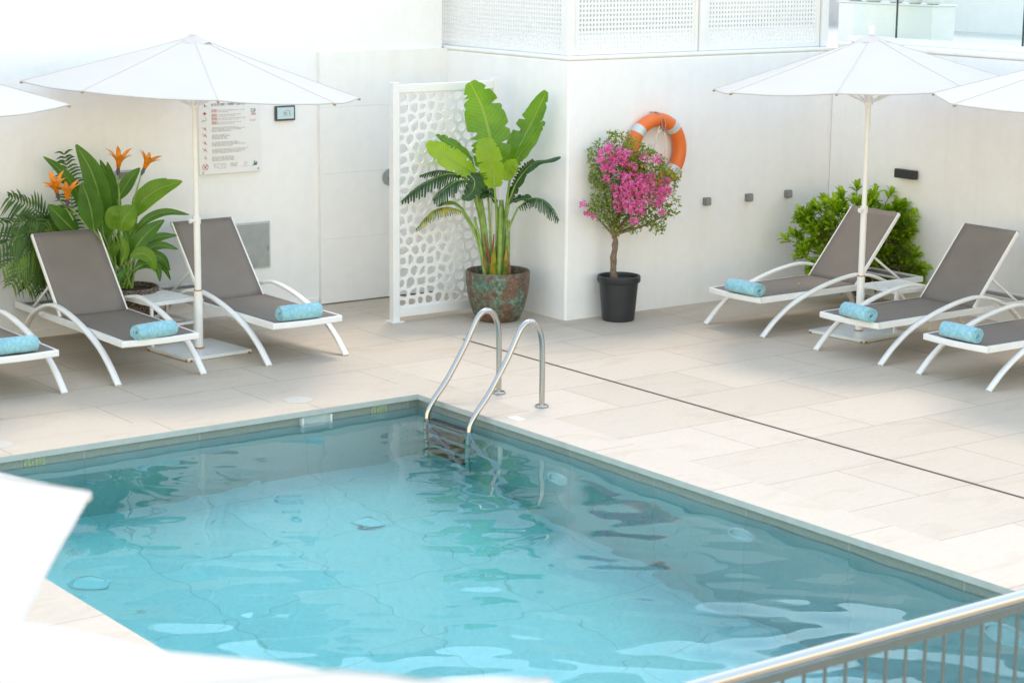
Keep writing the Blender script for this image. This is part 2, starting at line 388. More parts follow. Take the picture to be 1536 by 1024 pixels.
    def torn(s, pts, width, nrm, n=16, droop=.6, rng=random, gap=.3, prof=None, slant=.55):
        """blade torn into hanging strips on both sides of the midrib"""
        P = bez(pts, n); nrm = V(nrm); prof = prof or (lambda t: math.sin(PI*min(1, t*.95+.05)**.9)**.6)
        for i in range(n-1):
            t = (i+.5)/n; T = (P[i+1]-P[i]).normalized(); sd_ = T.cross(nrm).normalized(); w_ = width*.5*prof(t)*rng.uniform(.75, 1.1)
            for sg in (-1, 1):
                g = rng.random()*gap
                a, b = P[i].lerp(P[i+1], g*.3), P[i].lerp(P[i+1], 1.05-g*.3)
                dr = (sd_*sg+T*slant).normalized()
                q = [(a, b)]
                for st in (.35, .7, 1.0):
                    off = dr*(w_*st)+V((0, 0, -1))*(droop*w_*st*st)
                    sh = 1-.75*max(0, st-.35)
                    mid = a.lerp(b, .5); q.append((mid+(a-mid)*sh+off, mid+(b-mid)*sh+off))
                vs = [p for pr in q for p in pr]
                fs = [(2*k_, 2*k_+1, 2*k_+3, 2*k_+2) for k_ in range(3)]
                us = [.5, .68, .85, 1.0]
                uv = [[(us[k_], t), (us[k_], t+.05), (us[k_+1], t+.05), (us[k_+1], t)] for k_ in range(3)]
                s.add(vs, fs, uv)
    def build(s, name, m, parent=None, smooth=False, bevel=0, angle=35, sub=0, solid=0):
        me = bpy.data.meshes.new(name); me.from_pydata(s.v, [], s.f)
        for mm in (m if isinstance(m, (list, tuple)) else [m]): me.materials.append(mm)
        if any(s.uv):
            ul = me.uv_layers.new(name='UVMap')
            for p, uv in zip(me.polygons, s.uv):
                if uv:
                    for li, c in zip(p.loop_indices, uv): ul.data[li].uv = c
        for p, k in zip(me.polygons, s.mi): p.material_index = k
        me.update()
        if smooth:
            me.shade_smooth(); me.set_sharp_from_angle(angle=R(angle))
        o = bpy.data.objects.new(name, me); C.objects.link(o)
        if parent: o.parent = parent
        if solid:
            md = o.modifiers.new('solid', 'SOLIDIFY'); md.thickness = solid; md.offset = 0
        if bevel:
            md = o.modifiers.new('bevel', 'BEVEL'); md.width = bevel; md.segments = 2; md.limit_method = 'ANGLE'; md.harden_normals = False
        if sub:
            md = o.modifiers.new('sub', 'SUBSURF'); md.levels = sub; md.render_levels = sub
        return o
def bez(pts, n):
    pts = [V(p) for p in pts]
    if len(pts) == 2: return [pts[0].lerp(pts[1], i/(n-1)) for i in range(n)]
    out_ = []                     # Catmull-Rom through all points
    q = [pts[0]*2-pts[1]]+pts+[pts[-1]*2-pts[-2]]
    for i in range(n):
        u = i/(n-1)*(len(pts)-1); k = min(int(u), len(pts)-2); t = u-k
        a, b, c, d = q[k:k+4]
        out_.append(.5*((2*b)+(c-a)*t+(2*a-5*b+4*c-d)*t*t+(3*b-a-3*c+d)*t**3))
    return out_
def tag(o, label, cat, group=None, kind=None):
    if label: o['label'] = label
    if cat: o['category'] = cat
    if group: o['group'] = group
    if kind: o['kind'] = kind
    return o
def struct(o): o['kind'] = 'structure'; return o
def thing(name, loc, label, cat, group=None, rz=0):
    o = bpy.data.objects.new(name, None); C.objects.link(o); o.location = loc; o.rotation_euler = (0, 0, rz); o.empty_display_size = .1
    return tag(o, label, cat, group)
KIDS = {}
def copy_thing(root, loc, rz, label):
    r = root.copy(); C.objects.link(r); r.location = loc; r.rotation_euler = (0, 0, rz); r['label'] = label
    def rec(a, b):
        for ch in [o for o in list(C.objects) if o.parent == a]:
            c = ch.copy(); C.objects.link(c); c.parent = b; rec(ch, c)
    rec(root, r)
    return r

# ------------------------------------------------------------------ setting
PX0, PY0, WZ = -4.235, -7.05, -.10      # pool: x PX0..0, y PY0..0, water level WZ
CW = .34
def sheet(mb, x0, y0, x1, y1, z): mb.add([(x0, y0, z), (x1, y0, z), (x1, y1, z), (x0, y1, z)], [(0, 1, 2, 3)])
g = MB()
g.m = 0
sheet(g, CW, -22, 6.3, CW, 0); sheet(g, PX0-CW, -22, CW, PY0-CW, 0); sheet(g, -16, -22, PX0-CW, CW, 0); sheet(g, CW, CW, 6.3, 4, 0)
g.m = 1
sheet(g, -16, CW, CW, 4, 0)
struct(g.build('pool_deck', [M_deckA, M_deckB]))
g = MB()
for m_, (x0, y0, x1, y1) in ((0, (PX0-CW, -.03, CW, CW)), (0, (PX0-CW, PY0-CW, CW, PY0+.03)), (1, (-.03, PY0+.03, CW, -.03)), (1, (PX0-CW, PY0+.03, PX0+.03, -.03))):
    g.m = m_; g.box(((x0+x1)/2, (y0+y1)/2, -.0195), (x1-x0, y1-y0, .041))
M_copeedge = plain('coping_edge', (.52, .54, .51), .6, 0, .06, 8)
cp = g.build('pool_coping', [M_copeX, M_copeY, M_copeedge])
for p in cp.data.polygons:
    if p.normal.z < .5: p.material_index = 2
struct(cp)
def fz(y): return -1.5 + .135*max(y, -4.5)
g = MB(); T = .15
for m_, (x0, y0, x1, y1) in ((0, (PX0-T, 0, T, T)), (0, (PX0-T, PY0-T, T, PY0)), (1, (0, PY0, T, 0)), (1, (PX0-T, PY0, PX0, 0))):
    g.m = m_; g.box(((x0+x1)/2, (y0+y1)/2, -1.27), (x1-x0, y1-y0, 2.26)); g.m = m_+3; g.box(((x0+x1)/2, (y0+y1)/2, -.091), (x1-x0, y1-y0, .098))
g.m = 2
ys = [.0, -4.5, PY0]
for i in range(2):
    a, b = ys[i], ys[i+1]
    g.add([(PX0, a, fz(a)), (0, a, fz(a)), (0, b, fz(b)), (PX0, b, fz(b))], [(0, 3, 2, 1)])
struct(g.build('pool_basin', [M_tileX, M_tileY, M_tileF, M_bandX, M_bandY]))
# water: one closed body with a rippled top
random.seed(4)
g = MB(); nx, ny = 150, 250; e = .006
def wave(x, y):
    p = V((x, y, 0))
    u = V((x*.80-y*.6, x*.6+y*.80, 0))                       # ripples run across the view
    near = 1/(1+math.exp((y+2.3)*1.4))                       # livelier towards the near end
    z = .0075*(.45+1.15*near)*noise.noise(V((u.x*.75, u.y*1.15, 3.1)))
    z += .0072*(.38+1.35*near)*noise.noise(V((u.x*1.9, u.y*2.7, 7.7)))
    z += .0026*(.5+1.3*near)*noise.noise(V((u.x*4.2, u.y*6.0, 1.3)))
    return z
vs = []
for j in range(ny+1):
    for i in range(nx+1):
        x = PX0-e+(-PX0+2*e)*i/nx; y = PY0-e+(-PY0+2*e)*j/ny
        vs.append((x, y, WZ+wave(x, y)))
fs = [(j*(nx+1)+i, j*(nx+1)+i+1, (j+1)*(nx+1)+i+1, (j+1)*(nx+1)+i) for j in range(ny) for i in range(nx)]
zb = -2.3
ring = [i for i in range(nx+1)] + [j*(nx+1)+nx for j in range(1, ny+1)] + [ny*(nx+1)+i for i in range(nx-1, -1, -1)] + [j*(nx+1) for j in range(ny-1, 0, -1)]
o_ = len(vs); vs += [(vs[k][0], vs[k][1], zb) for k in ring]; n_ = len(ring)
fs += [(ring[k], o_+k, o_+(k+1) % n_, ring[(k+1) % n_]) for k in range(n_)] + [tuple(o_+k for k in range(n_))[::-1]]
g.add(vs, fs)
wo = struct(g.build('water', M_water, smooth=True, angle=60))
# long slot drain set in the deck
g = MB(); g.box((1.475, -3.05, .0035), (.016, 9.1, .003)); struct(g.build('drain_channel', M_slot))

# ------------------------------------------------------------------ walls
def wallthing(name, label, boxes, m=M_wall, bev=.012):
    mn = V(boxes[0][0]); t = thing(name, (mn.x, mn.y, 0), label, 'wall')
    g = MB()
    for c, d in boxes: g.box(V(c)-t.location, d)
    g.build('masonry', m, t, bevel=bev); return t
WY, BY, SX, RX, LZ = 3.60, 1.69, 2.73, 6.0, 2.325
wl = wallthing('plaster_wall', 'tall white plaster wall behind the palm and the rules sign', [((-6.65, WY+.15, 1.7), (18.7, .3, 3.5))])
g = MB(); 
g.box(V((-6.5, WY-.008, .035))-wl.location, (15.6, .02, .07)); g.build('skirting', M_wall, wl, bevel=.004)
sp = thing('shower_wall_panel', (1.31, WY, 0), 'pale stone slab panel on the wall behind the pierced shower screen', 'wall panel')
g = MB()
zz = [.012, .615, 1.225, 1.835, 2.338]
for i in range(4): g.box(((2.736-1.312)/2, -.022, (zz[i]+zz[i+1])/2), (2.736-1.312, .044, zz[i+1]-zz[i]-.0009))
g.build('slab', M_panel, sp, bevel=.0016)
wb = thing('terrace_wall', (SX, BY, 0), 'white plaster wall carrying the lattice screens behind the life ring', 'wall')
def prism(pts, z0, z1):
    g = MB(); n = len(pts); g.add([(x-SX, y-BY, z) for z in (z0, z1) for x, y in pts], [tuple(range(n))[::-1], tuple(range(n, 2*n))]+[(i, (i+1) % n, n+(i+1) % n, n+i) for i in range(n)]); return g
prism([(SX, BY), (6.3, BY), (6.3, BY+.3), (SX+.3, BY+.3), (SX+.3, 4.2), (SX, 4.2)], -.4, LZ).build('masonry', M_wall, wb, bevel=.02)
prism([(SX-.006, BY-.006), (6.2, BY-.006), (6.2, BY+.28), (SX+.28, BY+.28), (SX+.28, 4.2), (SX-.006, 4.2)], LZ-.001, LZ+.035).build('ledge', M_ledge, wb, bevel=.014)
wr = wallthing('side_wall', 'white plaster wall with the black lamp behind the bush', [((RX+.15, (BY-14)/2, 1.0), (.3, 14+BY, 2.72))], bev=.02)
g = MB(); g.box(V((RX+.16, (BY-.05-14)/2, 2.385))-wr.location, (.35, 14+BY-.06, .05)); g.build('coping_strip', M_ledge, wr, bevel=.015)
g = MB(); g.box(V((RX+.20, (BY-.05-14)/2, 2.44))-wr.location, (.14, 14+BY-.06, .06)); g.build('glass_channel', M_whitecool, wr, bevel=.006)
# upper terrace
g = MB(); g.box((9.6, -3, 2.2), (6.6, 18, .2)); g.box((4.7, 4.3, 2.2), (3.2, 4.6, .2)); struct(g.build('terrace_floor', plain('terrace_tile', (.62, .60, .57), .6)))
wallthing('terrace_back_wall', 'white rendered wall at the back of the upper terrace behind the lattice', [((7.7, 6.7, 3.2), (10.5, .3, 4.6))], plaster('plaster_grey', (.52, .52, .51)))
wallthing('terrace_end_wall', 'white rendered wall behind the glass balustrade and the white pots', [((10.6, -1.5, 3.2), (.3, 16, 4.2))])

# lattice screens
def lattice(label, P0, P1, z0, z1):
    P0, P1 = V(P0), V(P1); d = P1-P0; ln = d.length; t = thing('lattice_screen', P0, label, 'lattice screen', 'pierced white screens on the terrace ledge', math.atan2(d.y, d.x))
    H = z1-z0; b = .035
    g = MB()
    for (x, wd) in ((b/2, b), (ln-b/2, b)): g.box((x, 0, H/2), (wd, .04, H))
    for z in (b/2, H-b/2): g.box((ln/2, 0, z), (ln-2*b, .038, b))
    g.build('frame', M_whitecool, t, bevel=.003)
    px_, pz_ = .0385, .0415; hx, hz_ = .021, .023
    nx_, nz_ = int((ln-2*b)/px_), int((H-2*b)/pz_)
    ox = b+(ln-2*b-nx_*px_)/2; oz = b+(H-2*b-nz_*pz_)/2
    xs = [b]; 
    for i in range(nx_): xs += [ox+i*px_+(px_-hx)/2, ox+i*px_+(px_+hx)/2]
    xs.append(ln-b); zs = [b]
    for j in range(nz_): zs += [oz+j*pz_+(pz_-hz_)/2, oz+j*pz_+(pz_+hz_)/2]
    zs.append(H-b); th = .006; W_ = len(xs)
    g = MB(); vs = [(x, y, z) for y in (-th, th) for z in zs for x in xs]; K = W_*len(zs); fs = []
    for j in range(len(zs)-1):
        for i in range(W_-1):
            a, b_, c, d_ = j*W_+i, j*W_+i+1, (j+1)*W_+i+1, (j+1)*W_+i
            if i % 2 and j % 2: fs += [(a, a+K, b_+K, b_), (b_, b_+K, c+K, c), (c, c+K, d_+K, d_), (d_, d_+K, a+K, a)]
            else: fs += [(a, b_, c, d_), (K+a, K+d_, K+c, K+b_)]
    g.add(vs, fs); g.build('pierced_panel', M_whitecool, t)
    return t
LB = LZ+.037
lattice('pierced white lattice panel turned sideways above the banana plant', (SX+.10, BY+2.2, LB), (SX+.10, BY+.16, LB), LB, LB+1.15)
lattice('pierced white lattice panel above the life ring and the flowering tree', (2.86, BY+.10, LB), (4.31, BY+.10, LB), LB, LB+1.15)
lattice('pierced white lattice panel beside the glass balustrade', (4.41, BY+.10, LB), (5.88, BY+.10, LB), LB, LB+1.15)
for lab, x in (('square white post at the wall corner between two lattice panels', 2.80), ('square white post between the two lattice panels over the long ledge', 4.36), ('square white post where lattice and glass balustrade meet', 5.935)):
    t = thing('lattice_post', (x, BY+.10, LB), lab, 'post', 'white posts of the lattice screens')
    g = MB(); g.box((0, 0, .58), (.085, .085, 1.16)); g.build('shaft', M_whitecool, t, bevel=.004)
    g = MB(); g.box((0, 0, 1.168), (.095, .095, .014)); g.build('cap', M_whitecool, t, bevel=.003)
# glass balustrade
gb = thing('glass_balustrade', (RX+.20, 1.64, 2.47), 'pale green glass balustrade on top of the wall above the black lamp', 'balustrade')
cuts = [1.64, 1.067, -.46, -1.95, -3.5, -5.0, -6.5]
for i in range(6):
    y0, y1 = cuts[i]-.006, cuts[i+1]+.006
    g = MB(); g.box((0, (y0+y1)/2-1.64, .5), (.014, y0-y1, 1.0)); p = g.build('pane', M_glass, gb)
    for yy in ((y1-.0035,) if i == 0 else (y0+.0035, y1-.0035)): g = MB(); g.box((0, yy-1.64, .5), (.0155, .007, 1.0)); g.build('pane_edge', M_glassedge, p)
# things on the terrace seen through the glass
pb = thing('planter_box', (6.75, 1.60, 2.3), 'long white box planter behind the glass carrying the white pots', 'planter')
g = MB(); g.box((0, 0, .23), (.32, 1.25, .46)); g.build('box_body', M_whitecool, pb, bevel=.008)
g = MB(); g.box((0, 0, .467), (.35, 1.28, .012)); g.build('rim', M_whitecool, pb, bevel=.003)
prof = [(.05, 0), (.085, .02), (.115, .08), (.12, .13), (.10, .19), (.07, .22), (.06, .225), (.05, .21), (.02, .20)]
g = MB(); g.lathe(prof, 24, cap0=True, cap1=True); pot0 = g.build('white_pot', M_whitecool, None, smooth=True)
plabs = ['round white pot on the planter box, nearest the lattice', 'round white pot on the planter box, second from the lattice', 'round white pot on the planter box, middle of the row', 'round white pot on the planter box, second from its far end', 'round white pot on the planter box, at its end away from the lattice']
for i, yy in enumerate((2.12, 1.87, 1.57, 1.32, 1.09)):
    o = pot0 if i == 0 else pot0.copy()
    if i: C.objects.link(o)
    o.location = (6.72, yy, 2.773); s_ = (1.0, 1.15, .95, .9, .95)[i]; o.scale = (s_, s_, s_)
    tag(o, plabs[i], 'pot', 'white pots behind the glass')
db = thing('daybed', (7.6, -.45, 2.3), 'white upholstered terrace daybed behind the glass balustrade', 'sofa')
g = MB(); g.box((0, 0, .17), (.8, 1.3, .22)); g.build('base', M_whitecool, db, bevel=.02)
g = MB(); g.box((0, 0, .355), (.78, 1.26, .14)); g.build('cushion', M_cush, db, bevel=.04)
g = MB(); g.box((.36, 0, .60), (.14, 1.26, .34)); g.build('backrest', M_cush, db, bevel=.04)
for sx in (-.34, .34):
    for sy in (-.58, .58): g = MB(); g.cyl((sx, sy, 0), (sx, sy, .06), .025); g.build('leg', M_steel, db)

# ------------------------------------------------------------------ fittings on the walls
def on_wall_sign():
    x0, x1, z0, z1 = .070, .690, 1.294, 1.945; W_, H = x1-x0, z1-z0
    t = thing('rules_sign', (x0, WY, z0), 'white pool rules board with rows of small print on the wall by the parasol pole', 'sign')
    g = MB(); g.box((W_/2, -.018, H/2), (W_, .035, H)); g.build('board', M_sign, t, bevel=.004)
    Y = -.037; rng = random.Random(7)
    def r(mb, x, z, w_, h): mb.box((x*W_+w_*W_/2, Y, H*(1-z)), (w_*W_, .002, h*H))
    head, txt, red, icn, grn, fnt = MB(), MB(), MB(), MB(), MB(), MB()
    def words(mb, x, z, ln, h, wmin=.012, wmax=.05):
        c = x
        while c < x+ln:
            w_ = rng.uniform(wmin, wmax); k = max(1, int(w_/.0105))
            for q in range(k): 
                hh = h*rng.choice((.6, .75, 1.0)); r(mb, c+q*.0105, z, .0065, hh)
            c += k*.0105+.009
    # heading letters
    c = .205
    while c < .74:
        w_ = .0165; hh = .032
        for q in range(rng.choice((1, 2, 2))): r(head, c+q*.0105, .055, .0035, hh)
        for q in range(rng.choice((0, 1, 2))): r(head, c, .041+q*.0135+.0, .0125, .0045)
        c += w_+.005+(.012 if rng.random() < .15 else 0)
    for z in (.135, .195, .245, .300):
        r(red, .205, z-.014, .092, .004); r(red, .205, z+.009, .092, .004)
        words(red, .208, z, .085, .011); words(txt, .31, z, rng.uniform(.36, .42), .010); words(txt, .205, z+.020, rng.uniform(.2, .45), .008)
    for z, ls in ((.365, (.43, .56, .46, .33)), (.467, (.28, .30, .24, .27)), (.565, (.43, .47, .55, .33)), (.66, (.60, .57, .52, .48)), (.765, (.36, .36, .36, .32))):
        for q, ln in enumerate(ls): words(txt, .205, z+q*.017, ln*.97, .010)
    # icons of the left column, drawn in thin strokes
    def stroke(mb, pts, w_=.006): mb.tube([(x*W_, Y, H*(1-z)) for x, z in pts], w_*W_*.5, 4)
    for z in (.055,): stroke(icn, [(.085, .04), (.10, .06), (.13, .075)], .012); stroke(icn, [(.10, .06), (.09, .08)], .012)
    g2 = MB(); 
    r(red, .068, .170, .052, .016); r(red, .087, .170, .014, .046)
    stroke(icn, [(.055, .265), (.12, .262), (.12, .235), (.10, .22)], .005); stroke(icn, [(.045, .265), (.05, .275), (.10, .27)], .005)
    for z in (.37, .46, .565, .66):
        a = [(.055+rng.uniform(-.01, .01), z-.03+rng.uniform(0, .02)) for _ in range(1)][0]
        stroke(red, [a, (.085, z), (.12, z+.03)], .008); stroke(icn, [(.07, z+.02), (.09, z+.002), (.115, z+.01)], .006); stroke(red, [(.10, z-.02), (.095, z+.01)], .007)
    stroke(icn, [(.09, .74), (.085, .775), (.10, .79), (.115, .775), (.10, .765)], .006)
    for k in range(1):
        cx, cz = .09, .895
        stroke(red, [(cx+.045*math.cos(a*PI/8), cz+.042*math.sin(a*PI/8)) for a in range(17)], .007)
        stroke(red, [(cx-.03, cz-.03), (cx+.03, cz+.03)], .007); stroke(red, [(cx+.028, cz-.025), (cx-.02, cz+.02)], .01); stroke(icn, [(cx-.02, cz-.01), (cx+.02, cz+.025)], .006)
    stroke(icn, [(.24, .865), (.41, .865), (.41, .925), (.31, .925), (.31, .905), (.24, .905), (.24, .865)], .005); stroke(icn, [(.355, .885), (.37, .885), (.37, .90), (.355, .90), (.355, .885)], .004)
    words(fnt, .50, .862, .10, .008); words(fnt, .485, .876, .13, .008); words(fnt, .50, .890, .10, .008); words(fnt, .51, .904, .08, .008)
    stroke(fnt, [(.745+.022*math.cos(a*PI/6), .875+.022*math.sin(a*PI/6)) for a in range(13)], .004); words(fnt, .68, .915, .12, .006)
    # square mark and emblem
    r(icn, .845, .133, .075, .007); r(icn, .845, .160, .006, .055); r(grn, .862, .155, .022, .006); r(grn, .862, .170, .05, .006); r(grn, .90, .155, .02, .020); r(icn, .862, .186, .056, .006)
    words(red, .85, .213, .065, .014, .02, .03); r(red, .85, .204, .07, .004)
    words(txt, .82, .280, .11, .008); words(txt, .83, .295, .07, .007)
    r(grn, .87, .900, .06, .016); r(grn, .885, .885, .035, .018); r(icn, .882, .862, .022, .02); r(icn, .915, .868, .02, .014); r(icn, .92, .888, .02, .016); stroke(grn, [(.84, .915), (.90, .908), (.93, .91)], .006)
    head.build('heading', M_ink, t); txt.build('small_print', M_inkl, t); red.build('red_marks', M_inkr, t); icn.build('icons', M_ink, t); grn.build('emblem', M_inkg, t); fnt.build('faint_print', M_inkl, t)
    for x, z in ((.055, .03), (.955, .04)):
        g = MB(); g.cyl((x*W_, -.036, z*H), (x*W_, -.041, z*H), .008, 10); g.build('screw', M_steel, t)
on_wall_sign()
md = thing('meter_display', (.957, WY, 1.80), 'small screen in a navy frame on the wall next to the rules board', 'display')
g = MB(); g.box((0, -.014, 0), (.205, .028, .135)); g.build('frame', M_frame, md, bevel=.006)
g = MB(); g.box((0, -.0285, .002), (.172, .004, .104)); scr = g.build('screen', M_lcd, md)
g = MB()
def st(pts, r_=.0022): g.tube([(x, -.0315, z) for x, z in pts], r_, 5)
st([(.005, .025), (.035, .025), (.042, .015), (.042, -.025)]); st([(.012, .01), (.012, -.022)]); st([(-.012, .022), (-.022, .008), (-.008, .002), (-.02, -.012), (-.01, -.022)]); st([(-.004, .012), (-.004, -.01)])
g.build('digit', M_grey, scr)
cbm = MB(); cbm.tube([(.10, WY-.006, 1.87), (.105, WY-.006, 1.95)], .004, 6); tag(cbm.build('cable', M_grey), 'short grey cable stub on the wall above the small screen', 'cable').location = (.957-.1+.09, 0, 0)
ah = thing('access_hatch', (.575, WY, .615), 'grey metal access hatch low on the wall behind the lounger', 'hatch')
g = MB(); g.box((0, -.006, 0), (.43, .012, .43)); g.build('frame', plain('hatch_frame', (.52, .55, .55), .5, .3), ah, bevel=.003)
g = MB(); g.box((0, -.014, 0), (.395, .006, .395)); g.build('door', M_hatch, ah, bevel=.002)
g = MB(); g.box((.185, -.019, -.03), (.012, .006, .05)); g.build('latch', M_steel, ah)
sc_ = thing('shower_control', (2.06, WY-.044, 1.153), 'round chrome shower valve on the stone panel beside the pierced screen', 'shower valve')
g = MB(); g.lathe([(.0, 0), (.075, 0), (.078, .006), (.072, .012), (.0, .013)], 32, axis='Y'); g.build('rosette', M_hatch, sc_, smooth=True)
g = MB(); g.cyl((0, -.01, 0), (0, -.05, 0), .022); g.box((.02, -.05, .0), (.07, .016, .02)); g.build('lever', M_chrome, sc_, bevel=.003)
wbx = thing('wall_box', (-.645, WY, 1.345), 'small grey junction box on the wall behind the orange flowers', 'junction box')
g = MB(); g.box((0, -.03, 0), (.19, .06, .075)); g.build('case', plain('box_grey', (.42, .44, .46), .5), wbx, bevel=.008)
g = MB(); g.box((0, -.062, 0), (.16, .004, .05)); g.build('lid', M_grey, wbx)
slabs = ['grey outdoor socket on the wall, the one nearest the life ring', 'grey outdoor socket on the wall, middle one of three', 'grey outdoor socket on the wall, the one nearest the bush']
def make_socket():
    t = thing('outdoor_socket', (0, 0, 0), slabs[0], 'socket', 'grey sockets on the terrace wall')
    g = MB(); g.box((0, -.022, 0), (.074, .044, .076)); g.build('housing', M_grey, t, bevel=.008)
    g = MB(); g.box((.003, -.047, -.002), (.058, .007, .058)); g.build('flap', plain('socket_flap', (.28, .29, .285), .35), t, bevel=.004)
    return t
s0 = make_socket()
for i, x in enumerate((4.386, 4.922, 5.439)):
    if i == 0: s0.location = (x, BY, .966)
    else: copy_thing(s0, (x, BY, .966), 0, slabs[i])
wlmp = thing('wall_lamp', (RX, .64, 1.222), 'black slab wall lamp on the plaster wall above the bush', 'lamp')
g = MB(); g.box((-.008, 0, 0), (.016, .22, .075)); g.build('back_plate', M_dark, wlmp, bevel=.003)
g = MB(); g.box((-.038, 0, .006), (.05, .26, .085)); g.build('shade', M_dark, wlmp, bevel=.006)

# life ring
lr = thing('life_ring', (3.70, BY-.075, 1.485), 'orange life ring with pale reflective bands hung on the wall', 'life ring')
Rm, rm = .283, .064
def ring_seg(a0, a1, rr, n=24):
    g = MB(); pts = [(Rm*math.cos(a0+(a1-a0)*i/n), 0, Rm*math.sin(a0+(a1-a0)*i/n)) for i in range(n+1)]
    g.tube(pts, rr, 20); return g
g = MB(); g.tube([(Rm*math.cos(2*PI*i/64), 0, Rm*math.sin(2*PI*i/64)) for i in range(64)], rm, 20, closed=True); g.build('ring_body', M_orange, lr, smooth=True)
for a in (48, 138, 228, 318): ring_seg(R(a-7), R(a+7), rm+.0025, 8).build('reflective_band', M_band, lr, smooth=True)
g = MB(); g.tube(bez([(.01, -.03, .24), (-.03, -.05, .16), (-.055, -.03, .02), (-.045, -.02, -.12), (-.01, -.02, -.19), (.05, -.02, -.15), (.085, -.03, .0), (.075, -.04, .13), (.02, -.05, .19), (-.02, -.05, .17)], 40), .006, 6); g.build('rope', M_rope, lr, smooth=True)
g = MB(); g.tube(bez([(.0, -.066, .27), (.0, -.075, .22), (.03, -.07, .18), (.04, -.07, .25), (.02, -.068, .30)], 16), .005, 6); g.build('clip', M_steel, lr, smooth=True)
g = MB(); g.tube(bez([(-.02, .075, .345), (-.02, .0, .352), (-.02, -.045, .35), (-.02, -.06, .335)], 10), .006, 6); g.build('hook', M_steel, lr, smooth=True)

# ------------------------------------------------------------------ pierced shower screen
def clip(poly, p, n):
    o = []
    for i in range(len(poly)):
        a, b = poly[i], poly[(i+1) % len(poly)]; da = (a[0]-p[0])*n[0]+(a[1]-p[1])*n[1]; db_ = (b[0]-p[0])*n[0]+(b[1]-p[1])*n[1]
        if da <= 0: o.append(a)
        if (da < 0 < db_) or (db_ < 0 < da):
            t = da/(da-db_); o.append((a[0]+(b[0]-a[0])*t, a[1]+(b[1]-a[1])*t))
    return o
def hit(poly, c, ang):
    dx, dy = math.cos(ang), math.sin(ang); best = None
    for i in range(len(poly)):
        ax, ay = poly[i]; bx, by = poly[(i+1) % len(poly)]; ex, ey = bx-ax, by-ay; den = dx*ey-dy*ex
        if abs(den) < 1e-12: continue
        t = ((ax-c[0])*ey-(ay-c[1])*ex)/den; u = ((ax-c[0])*dy-(ay-c[1])*dx)/den
        if t > 0 and -1e-6 <= u <= 1+1e-6: best = t if best is None else min(best, t)
    return best
